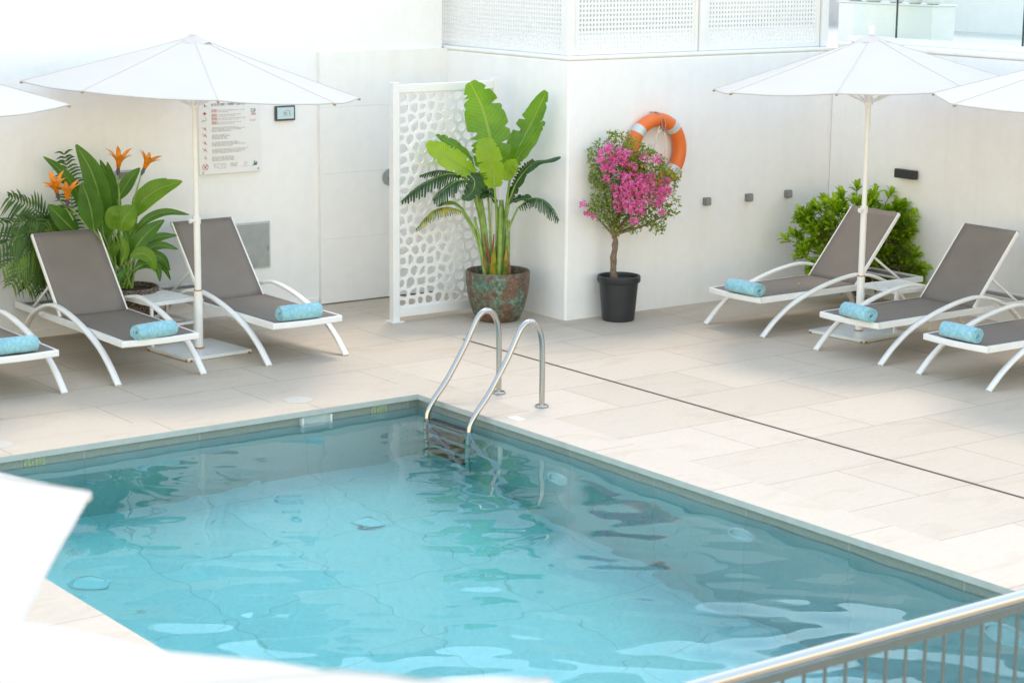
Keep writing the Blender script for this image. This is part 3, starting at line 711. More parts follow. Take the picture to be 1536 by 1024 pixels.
def shower_screen():
    x0, x1, y = 1.388, 2.545, 2.49; t = thing('shower_screen', (x0, y, 0), 'white shower screen pierced with pebble shaped holes beside the banana plant', 'screen')
    W_ = x1-x0
    for x in (.034, W_-.034):
        g = MB(); g.box((x, 0, 1.07), (.068, .068, 2.125)); p = g.build('post', M_whitecool, t, bevel=.005)
        g = MB(); g.box((x, 0, .006), (.13, .13, .012)); g.build('foot_plate', M_whitecool, p, bevel=.002)
    for z, h in ((2.075, .07), (.085, .085)):
        g = MB(); g.box((W_/2, 0, z), (W_-.136, .05, h)); g.build('rail', M_whitecool, t, bevel=.004)
    X0, X1, Z0, Z1 = .07, W_-.07, .1275, 2.04
    rng = random.Random(11); pts = []; nx_, nz_ = 10, 21
    for j in range(nz_):
        for i in range(nx_):
            pts.append((X0+(X1-X0)*(i+.5+(.5 if j % 2 else 0)*.6-.15+rng.uniform(-.27, .27))/nx_, Z0+(Z1-Z0)*(j+.5+rng.uniform(-.27, .27))/nz_))
    g = MB(); th = .008
    for k, p in enumerate(pts):
        poly = [(X0, Z0), (X1, Z0), (X1, Z1), (X0, Z1)]
        for q in pts:
            if q is p or abs(q[0]-p[0]) > .32 or abs(q[1]-p[1]) > .32: continue
            poly = clip(poly, ((p[0]+q[0])/2, (p[1]+q[1])/2), (q[0]-p[0], q[1]-p[1]))
            if not poly: break
        if len(poly) < 3: continue
        A = sum(poly[i][0]*poly[(i+1) % len(poly)][1]-poly[(i+1) % len(poly)][0]*poly[i][1] for i in range(len(poly)))/2
        cx = sum(a for a, b in poly)/len(poly); cz = sum(b for a, b in poly)/len(poly)
        hole = poly
        for i in range(len(poly)):
            a, b = poly[i], poly[(i+1) % len(poly)]; ex, ez = b[0]-a[0], b[1]-a[1]; l_ = math.hypot(ex, ez)
            if l_ < 1e-6: continue
            n = (ez/l_, -ex/l_); hole = clip(hole, (a[0]-n[0]*.0125, a[1]-n[1]*.0125), n)
            if len(hole) < 3: break
        if len(hole) < 3 or A < .0012:
            vs = [(a, s_*th, b) for s_ in (-1, 1) for a, b in poly]; m_ = len(poly)
            g.add(vs, [tuple(range(m_)), tuple(range(m_, 2*m_))[::-1]]); continue
        for _ in range(2):
            nh = []
            for i in range(len(hole)):
                a, b = hole[i], hole[(i+1) % len(hole)]
                nh += [(a[0]*.75+b[0]*.25, a[1]*.75+b[1]*.25), (a[0]*.25+b[0]*.75, a[1]*.25+b[1]*.75)]
            hole = nh
        hx = sum(a for a, b in hole)/len(hole); hz_ = sum(b for a, b in hole)/len(hole)
        angs = sorted([2*PI*i/18 for i in range(18)]+[math.atan2(b-hz_, a-hx) % (2*PI) for a, b in poly])
        angs = [a for i, a in enumerate(angs) if i == 0 or a-angs[i-1] > 1e-4]
        O, I = [], []
        for a in angs:
            ro, ri = hit(poly, (hx, hz_), a), hit(hole, (hx, hz_), a)
            if ro is None or ri is None: break
            O.append((hx+ro*math.cos(a), hz_+ro*math.sin(a))); I.append((hx+ri*math.cos(a), hz_+ri*math.sin(a)))
        if len(O) < len(angs): continue
        m_ = len(angs)
        vs = [(a, -th, b) for a, b in O]+[(a, -th, b) for a, b in I]+[(a, th, b) for a, b in O]+[(a, th, b) for a, b in I]; fs = []
        for i in range(m_):
            j = (i+1) % m_
            fs += [(i, j, m_+j, m_+i), (2*m_+i, 3*m_+i, 3*m_+j, 2*m_+j), (m_+i, m_+j, 3*m_+j, 3*m_+i)]
        g.add(vs, fs)
    g.build('pierced_panel', M_whitecool, t)
shower_screen()

# ------------------------------------------------------------------ loungers
def sag(x, y): return 0
LW = .315           # rail centre offset
def make_lounger():
    t = thing('sun_lounger', (0, 0, 0), '', 'sun lounger', 'taupe sling loungers round the pool')
    zr = .318
    g = MB()                                        # frame: two rails, foot bar with a bowed front, cross bars
    for s in (-1, 1): g.box((s*LW, 1.045, zr), (.03, 2.03, .052))
    g.sweep([(-LW-.014, .012, zr)]+[(LW*1.0*u, .012-.03*(1-u*u), zr) for u in (-.8, -.5, 0, .5, .8)]+[(LW+.014, .012, zr)], (0, 0, 1), .052, .03)
    g.box((0, 2.045, zr), (LW*2-.03, .03, .05)); g.box((0, 1.22, zr-.012), (LW*2-.03, .03, .028)); g.box((0, .55, zr-.014), (LW*2-.03, .03, .024))
    g.build('frame', M_white, t, bevel=.004)
    g = MB(); g.box((0, 1.96, zr+.010), (LW*2-.03, .12, .004)); g.build('rear_sling', M_sling, t)
    prof_ = [(0, .004), (.075, .072), (.165, .147), (.34, .255), (.60, .352), (.85, .415), (1.08, .448), (1.22, .444), (1.37, .410), (1.55, .335), (1.68, .245), (1.79, .13), (1.87, .004)]
    for s in (-1, 1):
        g = MB(); pts = bez([(s*.366, y, z) for y, z in prof_], 44)
        g.sweep(pts, (1, 0, 0), .052, .026)
        lg = g.build('arched_leg', M_white, t, smooth=True, angle=50)
        g = MB(); g.box((s*.340, .60, .322), (.03, .05, .03)); g.build('bracket', M_white, lg); g = MB(); g.box((s*.340, 1.50, .335), (.03, .04, .03)); g.build('bracket', M_white, lg)
    # seat sling
    g = MB(); nx_, ny_ = 8, 22; vs = []
    for j in range(ny_+1):
        for i in range(nx_+1):
            u = i/nx_*2-1; v = j/ny_; y = .018+v*1.19; fr = -.026*(1-u*u)*(1-v)**6
            z = zr+.027-.020*(1-u*u)*math.sin(PI*min(1, v*.98+.02))**.6-.004*(1-v)**3
            vs.append((u*(LW-.012), y+fr, z))
    g.add(vs, [(j*(nx_+1)+i, j*(nx_+1)+i+1, (j+1)*(nx_+1)+i+1, (j+1)*(nx_+1)+i) for j in range(ny_) for i in range(nx_)])
    g.build('seat_sling', M_sling, t, smooth=True, solid=.004)
    # reclining back
    h0, h1 = V((0, 1.205, zr+.012)), V((0, 1.735, .945)); d = (h1-h0); n = V((0, -d.z, d.y)).normalized()
    g = MB(); bl = LW-.020
    for s in (-1, 1): g.sweep([(s*bl, h0.y, h0.z), (s*bl, h1.y, h1.z)], (1, 0, 0), .016, .034)
    g.sweep([h0+d*.02+V((-bl, 0, 0)), h0+d*.02+V((bl, 0, 0))], n.cross(V((1, 0, 0))).normalized(), .022, .022)
    bf = g.build('back_frame', M_white, t, bevel=.003)
    g = MB(); g.tube([h1+V((-bl, 0, -.004)), h1+V((bl, 0, -.004))], .016, 12); g.build('top_roll', M_sling, bf, smooth=True)
    g = MB(); vs = []; nx_, ny_ = 8, 14
    for j in range(ny_+1):
        for i in range(nx_+1):
            u = i/nx_*2-1; v = j/ny_; p = h0+d*(.01+.985*v)+n*(.012-.022*(1-u*u)*math.sin(PI*v)**.5)
            vs.append(p+V((u*(bl-.003), 0, 0)))
    g.add(vs, [(j*(nx_+1)+i, j*(nx_+1)+i+1, (j+1)*(nx_+1)+i+1, (j+1)*(nx_+1)+i) for j in range(ny_) for i in range(nx_)])
    g.build('back_sling', M_sling, bf, smooth=True, solid=.004)
    g = MB(); a = h0+d*.42-n*.02
    for s in (-1, 1): g.sweep([(s*(bl-.03), a.y, a.z), (s*(bl-.03), 1.80, zr+.02)], (1, 0, 0), .018, .022)
    g.cyl((-bl+.02, 1.80, zr+.02), (bl-.02, 1.80, zr+.02), .011, 10)
    g.build('back_support', M_white, t, bevel=.002)
    return t
lou = [((-2.585, 1.475, 0), 0, 'taupe sling lounger cut by the photo edge, beside the palm plant'),
       ((-1.403, 1.487, 0), R(-.6), 'taupe sling lounger in front of the orange flowers and the palm'),
       ((-.085, 1.48, 0), R(.8), 'taupe sling lounger in front of the grey hatch and the rules board'),
       ((3.672, .484, 0), -PI/2, 'taupe sling lounger in front of the leafy bush'),
       ((3.665, -.912, 0), -PI/2+R(.7), 'taupe sling lounger between parasol base plate and the last lounger, facing the black lamp wall'),
       ((3.665, -2.06, 0), -PI/2-R(.8), 'taupe sling lounger with its backrest out of the frame, nearest the glass balustrade end')]
l0 = make_lounger()
for i, (loc, rz, lab) in enumerate(lou):
    if i == 0: l0.location = loc; l0.rotation_euler.z = rz; l0['label'] = lab
    else: copy_thing(l0, loc, rz, lab)

# ------------------------------------------------------------------ rolled towels
def make_towel(seed, tail=False):
    rng = random.Random(seed); g = MB(); L_ = .345; turns = 3.4; n = 70; rings = 15
    vs = []
    def rad(a): return .012+.050*(a/(2*PI*turns))
    for k in range(rings):
        u = k/(rings-1); x = (u-.5)*L_; bulge = 1-.07*abs(2*u-1)**5
        for i in range(n):
            a = 2*PI*turns*i/(n-1); r_ = rad(a)*bulge*(1+.03*noise.noise(V((a, x*9, seed))))
            tele = .012*math.sin(a*.9+seed)*(1 if abs(2*u-1) > .9 else 0)
            vs.append((x+math.copysign(tele, u-.5), r_*1.06*math.cos(-a+1.9), r_*math.sin(-a+1.9)*.96))
    g.add(vs, [(k*n+i, k*n+i+1, (k+1)*n+i+1, (k+1)*n+i) for k in range(rings-1) for i in range(n-1)])
    return g
tw = [((232, 507), 0.05, 'light blue rolled towel on the lounger in front of the palm'), ((20, 531), .05, 'light blue rolled towel on the lounger cut by the photo edge'),
      ((449, 480), .05, 'light blue rolled towel on the lounger in front of the grey hatch'), ((1117, 442), PI/2-.06, 'light blue rolled towel on the lounger in front of the bush'),
      ((1287, 480), PI/2-.05, 'light blue rolled towel on the lounger over the parasol base plate'), ((1441, 511), PI/2-.07, 'light blue rolled towel nearest the lower end of the lounger row by the side wall')]
for i, ((x, y), rz, lab) in enumerate(tw):
    g = make_towel(i*3+1)
    if i in (4, 5):
        pass
    o = g.build('rolled_towel', M_towel, smooth=True, angle=70, solid=.0115); p = at(x, y, .338)
    sc3 = (.95+.03*(i % 4), 1.04-.03*(i % 3), .97+.025*(i % 3)); o.scale = sc3; rz += (.07, -.05, -.09, .06, -.10, .03)[i]; o.location = (p.x, p.y, .337+.0645*sc3[2]); o.rotation_euler = (R(20*i), 0, rz) if False else (0, 0, rz)
    o.modifiers['solid'].offset = -1
    tag(o, lab, 'towel', 'rolled blue towels on the loungers')

p = aty(1197, 429, .52); g = MB(); g.blade([(0, 0, 0), (.02, .004, .006), (.042, .0, .002)], .022, (0, 0, 1), .3)
fl = g.build('fallen_leaf', plain('yellow_leaf', (.55, .42, .05), .6), solid=.001); fl.location = (p.x, p.y, .334); tag(fl, 'tiny yellow fallen leaf on the lounger in front of the bush', 'leaf')

# ------------------------------------------------------------------ side tables
def make_table():
    t = thing('side_table', (0, 0, 0), '', 'side table', 'white side tables between loungers'); w_ = .45; h = .40
    g = MB(); 
    for a in (-1, 1): g.box((a*(w_/2-.012), 0, h-.016), (.024, w_, .032)); g.box((0, a*(w_/2-.012), h-.016), (w_-.048, .024, .0315))
    g.build('top_frame', M_whitecool, t, bevel=.003)
    g = MB(); n = 15; p = (w_-.05)/n
    for i in range(n):
        x = -w_/2+.025+p*(i+.5); g.box((x, 0, h-.006), (p*.62, w_-.05, .006)); 
        g.box((0, x, h-.0125), (w_-.05, p*.62, .0055))
    g.build('woven_top', M_whitecool, t)
    for a in (-1, 1):
        for b in (-1, 1): g = MB(); g.box((a*(w_/2-.0125), b*(w_/2-.0125), h/2-.016), (.023, .023, h-.032)); g.build('leg', M_whitecool, t, bevel=.002)
    g = MB()
    for a in (-1, 1): g.box((a*(w_/2-.0125), 0, .19), (.018, w_-.05, .022)); g.box((0, a*(w_/2-.0125), .19), (w_-.05, .018, .022))
    g.build('stretcher', M_whitecool, t)
    return t
t0 = make_table(); t0.location = (-.745, 2.80, 0); t0.rotation_euler.z = R(6); t0['label'] = 'white woven top side table in front of the wicker pot'
copy_thing(t0, (4.935, -.265, 0), R(-4), 'white woven top side table behind the parasol pole by the bush')

# ------------------------------------------------------------------ parasols
def make_parasol(seed, rimz, rad=1.385, ang0=0, rise=.50, label='', loc=(0, 0, 0), fold=1., tipm=None, lean=(0, 0)):
    t = thing('parasol', loc, label, 'parasol', 'white octagonal parasols'); rng = random.Random(seed)
    N = 8; az = rimz+rise; f2 = V((FW.x, FW.y, 0)).normalized(); r2 = V((RT.x, RT.y, 0)).normalized()
    def lz(p): return p.x*(r2.x*lean[0]+f2.x*lean[1])+p.y*(r2.y*lean[0]+f2.y*lean[1])
    def LZ_(p): return p+V((0, 0, lz(p)))
    g = MB(); K = 14; S = 12; vs = [(0, 0, az)]
    for k in range(1, K+1):
        for i in range(N*S):
            sec, u = i//S, (i % S)/S; a0, a1 = ang0+2*PI*sec/N, ang0+2*PI*(sec+1)/N; f = k/K
            p0, p1 = V((math.cos(a0), math.sin(a0), 0))*rad*f, V((math.cos(a1), math.sin(a1), 0))*rad*f
            p = p0.lerp(p1, u); b = 4*u*(1-u)
            z = az-rise*(f**.94) - .034*b*f*f*(1-.55*f) + .004*noise.noise(V((p.x*3, p.y*3, seed)))*f*fold
            if f > .93: z -= .002*b; p = p*(1-.012*b)
            vs.append((p.x, p.y, z+lz(p)))
    n = N*S; fs = [(0, 1+i, 1+(i+1) % n) for i in range(n)]
    for k in range(K-1): fs += [(1+k*n+i, 1+(k+1)*n+i, 1+(k+1)*n+(i+1) % n, 1+k*n+(i+1) % n) for i in range(n)]
    # hem hanging 3.5 cm below the rim
    base = 1+(K-1)*n; hb = len(vs); vs += [(vs[base+i][0]*.997, vs[base+i][1]*.997, vs[base+i][2]-.010) for i in range(n)]
    fs += [(base+i, hb+i, hb+(i+1) % n, base+(i+1) % n) for i in range(n)]
    g.add(vs, fs)
    cv = g.build('canopy', M_canopy, t, smooth=True, angle=16)
    for i in range(N):
        g = MB(); g.tube([V(vs[1+k*n+i*S])+V((0, 0, .002)) for k in range(K)], .003, 5); g.build('seam', M_canopy, cv, smooth=True)
    g = MB(); g.tube([V(vs[base+i])*1.0+V((0, 0, -.004)) for i in range(n)], .0055, 5, closed=True); g.build('hem', M_canopy, cv, smooth=True)
    g = MB(); K2 = 4; vs = [(0, 0, az+.018)]
    for k in range(1, K2+1):
        for i in range(N*4):
            a = ang0+2*PI*i/(N*4); rr = .16*k/K2*(1-.05*(1-abs(math.cos(N*(a-ang0)/2)))); vs.append((rr*math.cos(a), rr*math.sin(a), az+.018-.075*(k/K2)**1.1+.01*(k == K2)*math.sin(a*5+seed)))
    n2 = N*4; g.add(vs, [(0, 1+i, 1+(i+1) % n2) for i in range(n2)]+[(1+k*n2+i, 1+(k+1)*n2+i, 1+(k+1)*n2+(i+1) % n2, 1+k*n2+(i+1) % n2) for k in range(K2-1) for i in range(n2)])
    g.build('top_flap', M_canopy, t, smooth=True, angle=30)
    g = MB(); g.lathe([(.016, 0), (.018, .02), (.016, .035), (.022, .045), (.028, .062), (.024, .08), (.010, .092), (0, .094)], 16, (0, 0, az-.01), cap0=True); g.build('finial', M_whitecool, t, smooth=True)
    for i in range(N):
        a = ang0+2*PI*i/N; dr = V((math.cos(a), math.sin(a), 0))
        g = MB(); g.tube([LZ_(dr*.05+V((0, 0, az-.04))), LZ_(dr*(rad*.55)+V((0, 0, az-rise*.55-.045))), LZ_(dr*(rad-.01)+V((0, 0, rimz-.012)))], .010, 6); rb = g.build('rib', M_white, t)
        g = MB(); g.tube([dr*.05+V((0, 0, rimz-.12)), LZ_(dr*(rad*.5)+V((0, 0, az-rise*.5-.05)))], .008, 6); g.build('strut', M_white, rb)
        g = MB(); ex = .012 if tipm is None else .002; g.tube([LZ_(dr*(rad-.03)+V((0, 0, rimz-.008))), LZ_(dr*(rad+ex)+V((0, 0, rimz-.016)))], .009, 6); g.build('tip', tipm or M_tip, rb)
    g = MB(); g.cyl((0, 0, .5), (0, 0, az+.03), .0215, 16); pl = g.build('pole', M_white, t, smooth=True)
    g = MB(); g.cyl((0, 0, .05), (0, 0, 1.10), .0275, 18); g.build('lower_pole', M_white, t, smooth=True)
    g = MB(); g.cyl((0, 0, 1.07), (0, 0, 1.13), .033, 16); g.tube([(-.03, -.012, 1.10), (-.065, -.02, 1.10)], .012, 8); g.lathe([(.0, 0), (.02, .0), (.022, .014), (0, .016)], 10, (-.062, -.02, 1.10), axis='X'); g.build('clamp', M_white, pl, smooth=True)
    g = MB(); g.cyl((0, 0, rimz-.15), (0, 0, rimz-.09), .04, 16); g.build('hub', M_white, t, smooth=True)
    bp = thing('base_tmp', (0, 0, 0), '', '') if False else None
    g = MB(); g.box((0, 0, .017), (.62, .62, .028), R(5)); b_ = g.build('base_plate', plain('base_white', (.76, .78, .76), .3, 0, .05, 5), t, bevel=.006)
    g = MB(); g.cyl((0, 0, .032), (0, 0, .52), .034, 18); g.build('sleeve', M_white, b_, smooth=True)
    g = MB(); g.cyl((0, 0, .033), (0, 0, .042), .0385, 18); g.build('rust', M_rust, b_); g = MB(); g.cyl((0, 0, .514), (0, 0, .523), .0355, 18)
    g.build('rust', M_rust, b_); mt = Matrix.Rotation(R(5), 3, 'Z')
    for sx, sy in ((-1, -1), (1, -1), (-1, 1)):
        g = MB()
        for q in range(3): c = mt@V((sx*(.305-.012*q), sy*(.305-.01*(2-q)), .010)); g.box(c, (.022, .022, .016), .3*q)
        g.build('rust', M_rust, b_)
    return t
make_parasol(1, 2.165, 1.36, R(53-90)+R(16.5), .43, 'white parasol over the lounger with the flowers, before the rules board', (-.640, 2.300, 0), lean=(-.055, -.035))
make_parasol(2, 2.155, 1.37, R(53-90)+R(25), .44, 'white parasol in front of the bush and the black lamp', (4.50, -.235, 0), lean=(.031, -.049))
make_parasol(3, 2.16, 1.385, R(53-90)+R(5), .42, 'white parasol above the lounger cut by the photo edge', (-3.24, 2.30, 0))
make_parasol(4, 2.21, 1.385, R(53-90)+R(20), .42, 'white parasol overlapping the one by the bush, pole out of frame', (4.66, -2.63, 0))
_m = (at(135, 738, 2.08)+at(40, 937, 2.08))/2; _e = (at(135, 738, 2.08)-at(40, 937, 2.08)).normalized(); _n = V((-_e.y, _e.x, 0))
_c = _m+_n*1.28; _a = math.atan2((at(135, 738, 2.08)-_c).y, (at(135, 738, 2.08)-_c).x)
make_parasol(5, 2.08, (at(135, 738, 2.08)-_c).length, _a, .42, 'white parasol seen from above at the pool corner, showing one pointed corner', (_c.x, _c.y, 0), 1.5, M_canopy)
_zz = 2.32; _p, _q = at(-40, 936, _zz), at(760, 1026, _zz); _e = (_p-_q).normalized(); _n = V((-_e.y, _e.x, 0)); _c = (_p+_q)/2+_n*1.25-_e*.02; _a = math.atan2(_n.y, _n.x)
make_parasol(6, _zz+.010, 1.36, _a+R(22.5), .40, 'blurred white parasol along the bottom edge, closest of all', (_c.x, _c.y, 0), 8., M_canopy)

# ------------------------------------------------------------------ pool ladder and railing
ld = thing('pool_ladder', (.495, -.62, 0), 'stainless steel pool ladder with two bent handrails at the pool corner', 'ladder')
for yy in (.268, -.272):
    pr = [(0, 0), (0, .30), (-.005, .47), (-.028, .575), (-.075, .638), (-.135, .652), (-.19, .62), (-.235, .55), (-.32, .40), (-.46, .19)]
    tail = [(-.56, .085), (-.625, .02), (-.66, -.06), (-.668, -.18), (-.668, -1.2)]
    g = MB(); g.tube(bez([(x, yy, z) for x, z in pr], 40)+[(x, yy, z) for x, z in [(-.52, .115), (-.585, .045), (-.632, -.02), (-.655, -.07), (-.665, -.14), (-.667, -.3), (-.667, -1.2)]], .0215, 16)
    h = g.build('handrail', M_steel, ld, smooth=True)
    g = MB(); g.lathe([(.022, .018), (.045, .018), (.052, .012), (.052, .002)], 24, (0, yy, 0)); g.build('flange', M_steel, h, smooth=True)
for k in range(4):
    z = -.135-.275*k
    g = MB(); g.box((-.655, 0, z), (.105, .50, .036)); tr = g.build('tread', M_tread, ld, bevel=.006)
    for s in (-1, 1): g = MB(); g.cyl((-.667, s*.25, z), (-.667, s*.272, z), .014, 10); g.build('tread_end', M_steel, tr)
RY, RZ = -7.83, 1.0
rl = thing('railing', (-3.4, RY, 0), 'stainless steel railing with upright bars at the near end of the pool', 'railing')
XA, XB = -2.9, 3.0
g = MB(); g.cyl((XA, 0, RZ), (XB, 0, RZ), .0245, 20); g.build('handrail', M_steel, rl, smooth=True)
g = MB(); g.box(((XA+XB)/2, 0, RZ-.048), (XB-XA, .012, .030)); g.build('top_bar', M_bar, rl)
g = MB(); g.box(((XA+XB)/2, 0, .09), (XB-XA, .012, .030)); g.build('bottom_bar', M_bar, rl)
k = 0; x = XA+.05
while x < XB:
    g = MB(); g.cyl((x, 0, .10), (x, 0, RZ-.04), .0068, 8); g.build('baluster', M_bar, rl, smooth=True); x += .1035
for x in (XA+.01, -.9, 1.05, XB-.01):
    g = MB(); g.cyl((x, .03, 0), (x, .03, RZ-.03), .02, 12); g.build('post', M_bar, rl, smooth=True)

# ------------------------------------------------------------------ pool fittings
def uw(x, y, ax, val):
    a = at(x, y, WZ); d = ray(x, y).normalized(); s_ = V((d.x, d.y))/1.333; dd = V((s_.x, s_.y, -math.sqrt(1-s_.length_squared)))
    return a+dd*((val-a[ax])/dd[ax])
def pool_light(name, p, axis, r_, label, cat, grp):
    t = thing(name, p, label, cat, grp)
    g = MB(); g.lathe([(r_*.72, .004), (r_*.76, .022), (r_*.95, .02), (r_, .012), (r_, 0)], 28, axis=axis); g.build('bezel', M_skim, t, smooth=True)
    g = MB(); g.lathe([(0, .016), (r_*.4, .015), (r_*.70, .006)], 24, axis=axis); g.build('lens', M_lamp, t, smooth=True)
p = uw(838, 716, 0, 0); pool_light('pool_light', (0, p.y, p.z), 'X', .115, 'round white underwater light on the pool wall nearest the ladder', 'pool light', 'underwater lights')
p = uw(1115, 801, 0, 0); pool_light('pool_light', (0, p.y, p.z), 'X', .115, 'round white underwater light midway along the pool wall', 'pool light', 'underwater lights')
p = uw(1508, 950, 0, 0); pool_light('pool_light', (0, p.y, p.z), 'X', .17, 'large round underwater light behind the railing bars', 'pool light', 'underwater lights')
def floor_fit(x, y, r_, lab):
    z = -1.6
    for _ in range(6): p = uw(x, y, 2, z); z = fz(p.y)
    t = thing('floor_drain', (p.x, p.y, z+.004), lab, 'drain', 'round drains in the pool floor')
    g = MB(); g.lathe([(r_, 0), (r_, .012), (r_*.82, .016), (r_*.8, .004)], 28); g.build('bezel', M_skim, t, smooth=True)
    g = MB()
    g.lathe([(0, .010), (r_*.79, .008)], 24); g.build('grate', M_lamp, t)
floor_fit(550, 784, .125, 'round white drain in the pool floor in line with the ladder')
floor_fit(130, 873, .125, 'round white drain in the pool floor beside the deck corner')
p = uw(382, 726, 1, 0); t = thing('return_nozzle', (p.x, 0, p.z), 'small white water inlet low on the end wall of the pool', 'pool inlet')
g = MB(); g.lathe([(.02, .004), (.025, .012), (.05, .010), (.055, 0)], 20, axis='Y'); g.build('flange', M_lamp, t, smooth=True)
g = MB(); g.lathe([(0, .006), (.021, .006)], 14, axis='Y'); g.build('nozzle', M_skim, t)
t = thing('skimmer', (-.922, 0, -.085), 'white skimmer mouth in the pool edge between the coping and the water', 'skimmer')
g = MB()
for sx in (-1, 1): g.box((sx*.122, -.018, -.01), (.014, .04, .092))
g.box((0, -.018, -.062), (.258, .04, .014)); g.build('frame', M_skim, t)
g = MB(); g.box((0, -.0015, -.008), (.232, .003, .088)); g.build('mouth', plain('skimmer_mouth', (.50, .58, .56), .5), t)
g = MB(); g.box((.03, -.006, -.030), (.17, .006, .03), 0, Matrix.Rotation(R(-25), 3, 'X')); g.build('flap', M_skim, t)
for x0, x1, lab in ((-.434, -.292, 'yellow green mosaic marker on the pool edge beside the ladder'), (-3.197, -3.04, 'yellow green mosaic marker on the pool edge by the close parasol corner')):
    t = thing('edge_marker', ((x0+x1)/2, 0, -.07), lab, 'marker tile', 'mosaic markers on the pool edge')
    g = MB(); w_ = x1-x0
    for i in range(6):
        for j in range(3): g.box((-w_/2+w_*(i+.5)/6, -.002, .012-.024*j), (w_/6-.003, .006, .0205))
    g.build('mosaic', M_yel, t)
for (x, y, r_, lab) in ((447, 600, .108, 'round ivory skimmer lid set in the deck near the pool corner'), (-4, 667, .108, 'round ivory skimmer lid in the deck cut by the photo edge')):
    p = at(x, y, 0); t = thing('deck_cover', (p.x, p.y, 0), lab, 'lid', 'round lids in the deck')
    g = MB(); g.lathe([(r_, 0), (r_, .004), (r_*.95, .005), (0, .005)], 36); g.build('disc', M_ivory, t)
    g = MB(); g.cyl((0, 0, .005), (0, 0, .0065), .008, 10); g.build('finger_hole', M_yel, t)
p = at(775, 628, 0); t = thing('depth_plate', (p.x, p.y, 0), 'small white plate lying on the coping beside the ladder', 'plate')
g = MB(); g.box((0, 0, .0035), (.075, .12, .005)); g.build('plate', M_lamp, t, bevel=.001)
g = MB(); g.box((0, 0, .0063), (.04, .07, .001)); g.build('inlay', M_skim, t)

# ------------------------------------------------------------------ plants
def potted(name, loc, label, cat): return thing(name, loc, label, cat)
VIEW = V((-FW.x, -FW.y, 0)).normalized()
# --- banana plant in the verdigris bowl
BC = V((2.265, 2.085, 0))
ban = potted('banana_plant', BC, 'banana plant with broad torn leaves in a mottled green and brown bowl', 'potted plant')
g = MB(); g.lathe([(.0, .0), (.175, .0), (.20, .02), (.245, .12), (.275, .25), (.288, .36), (.290, .44), (.284, .452), (.272, .452), (.262, .43), (.258, .36)], 56); bpot = g.build('pot', M_verd, ban, smooth=True)
g = MB(); g.lathe([(0, .395), (.14, .40), (.262, .385)], 30); g.build('soil', M_soil, bpot, smooth=True)
def bp(x, y, near=.0): return facing(x, y, BC, near)-BC
rb = random.Random(5)
def bleaf(px, width, near, m, nrm=None, kind='blade', fold=.25, petiole=None, pr=(.012, .009), rip=.03, curl=0, **kw):
    """px: pixel spine of the blade base->tip with per-point depth offsets"""
    pts = [bp(x, y, near+dn) for x, y, dn in px]; n = V(nrm) if nrm else VIEW+V((0, 0, .35)); g = MB()
    if kind == 'blade': g.blade(pts, width, n, fold, ns=44, rip=rip, rng=rb, curl=curl, jag=.7, cols=(-1, -.75, -.5, -.25, 0, .25, .5, .75, 1), **kw)
    else: g.torn(pts, width, n, rng=rb, **kw)
    lf = g.build('leaf', m, ban, smooth=(kind == 'blade'), angle=80)
    g = MB(); q = [pts[0].lerp(p_, 0) for p_ in pts[:1]]
    if petiole:
        pp = [bp(x, y, dn) for x, y, dn in petiole]+[pts[0]]
        g.tube(bez(pp, 14), [pr[0]+(pr[1]-pr[0])*i/13 for i in range(14)], 8)
        sp_ = bez(pts, 12); g.tube([p_-n.normalized()*.004 for p_ in sp_], [pr[1]*(1-.85*i/11) for i in range(12)], 6)
        g.build('petiole', M_stem, lf, smooth=True)
def wide(t): return math.sin(PI*(t*.93+.05))**.55
bleaf([(730, 268, .0), (737, 222, .02), (724, 165, -.02), (705, 123, .03)], .375, .02, M_ban, VIEW+V((.1, 0, .15)), petiole=[(737, 408, 0), (735, 340, 0)], prof=wide, fold=.10, rip=.018)
bleaf([(768, 245, .0), (778, 222, .02), (797, 185, 0), (820, 137, .08)], .235, -.04, M_ban, VIEW+V((-.35, .1, .35)), petiole=[(752, 408, 0), (758, 320, 0)], prof=wide, fold=.28, rip=.03)
bleaf([(766, 262, .0), (778, 235, .0), (795, 212, .04), (816, 182, .08)], .115, .06, M_ban, VIEW+V((.5, .2, .1)), petiole=[(752, 408, 0), (757, 330, 0)], prof=wide, fold=.35, rip=.08)
bleaf([(742, 281, .0), (738, 255, .03), (731, 228, .03), (727, 207, -.01)], .225, .16, M_banlime, VIEW+V((.05, 0, .12)), petiole=[(742, 408, 0), (745, 340, .05)], prof=lambda t: math.sin(PI*(t*.86+.07))**.45, fold=.10, rip=.03)
bleaf([(712, 262, .0), (690, 248, .05), (664, 232, .06), (640, 214, .03)], .235, .06, M_banlime, V((-.1, -.5, 1.0))+VIEW*.9, petiole=[(733, 408, 0), (726, 330, 0)], prof=wide, fold=.2, rip=.03)
bleaf([(708, 240, .0), (690, 226, .04), (672, 213, .05), (654, 203, .03)], .10, -.02, M_ban, V((-.6, -.3, .8)), petiole=[(735, 408, 0), (726, 320, -.02)], prof=wide, fold=.45, rip=.08)
bleaf([(764, 300, .0), (776, 272, .03), (800, 246, .08), (841, 236, .12)], .125, .05, M_bandark, VIEW*.5+V((.2, 0, .9)), petiole=[(752, 408, 0), (757, 350, 0)], prof=wide, fold=-.3, rip=.06)
bleaf([(766, 290, .0), (776, 270, .02), (786, 252, .04), (800, 240, .08)], .11, -.02, M_bandark, VIEW+V((.2, 0, .3)), kind='torn', petiole=[(752, 408, 0), (757, 350, 0)], n=14, droop=.4)
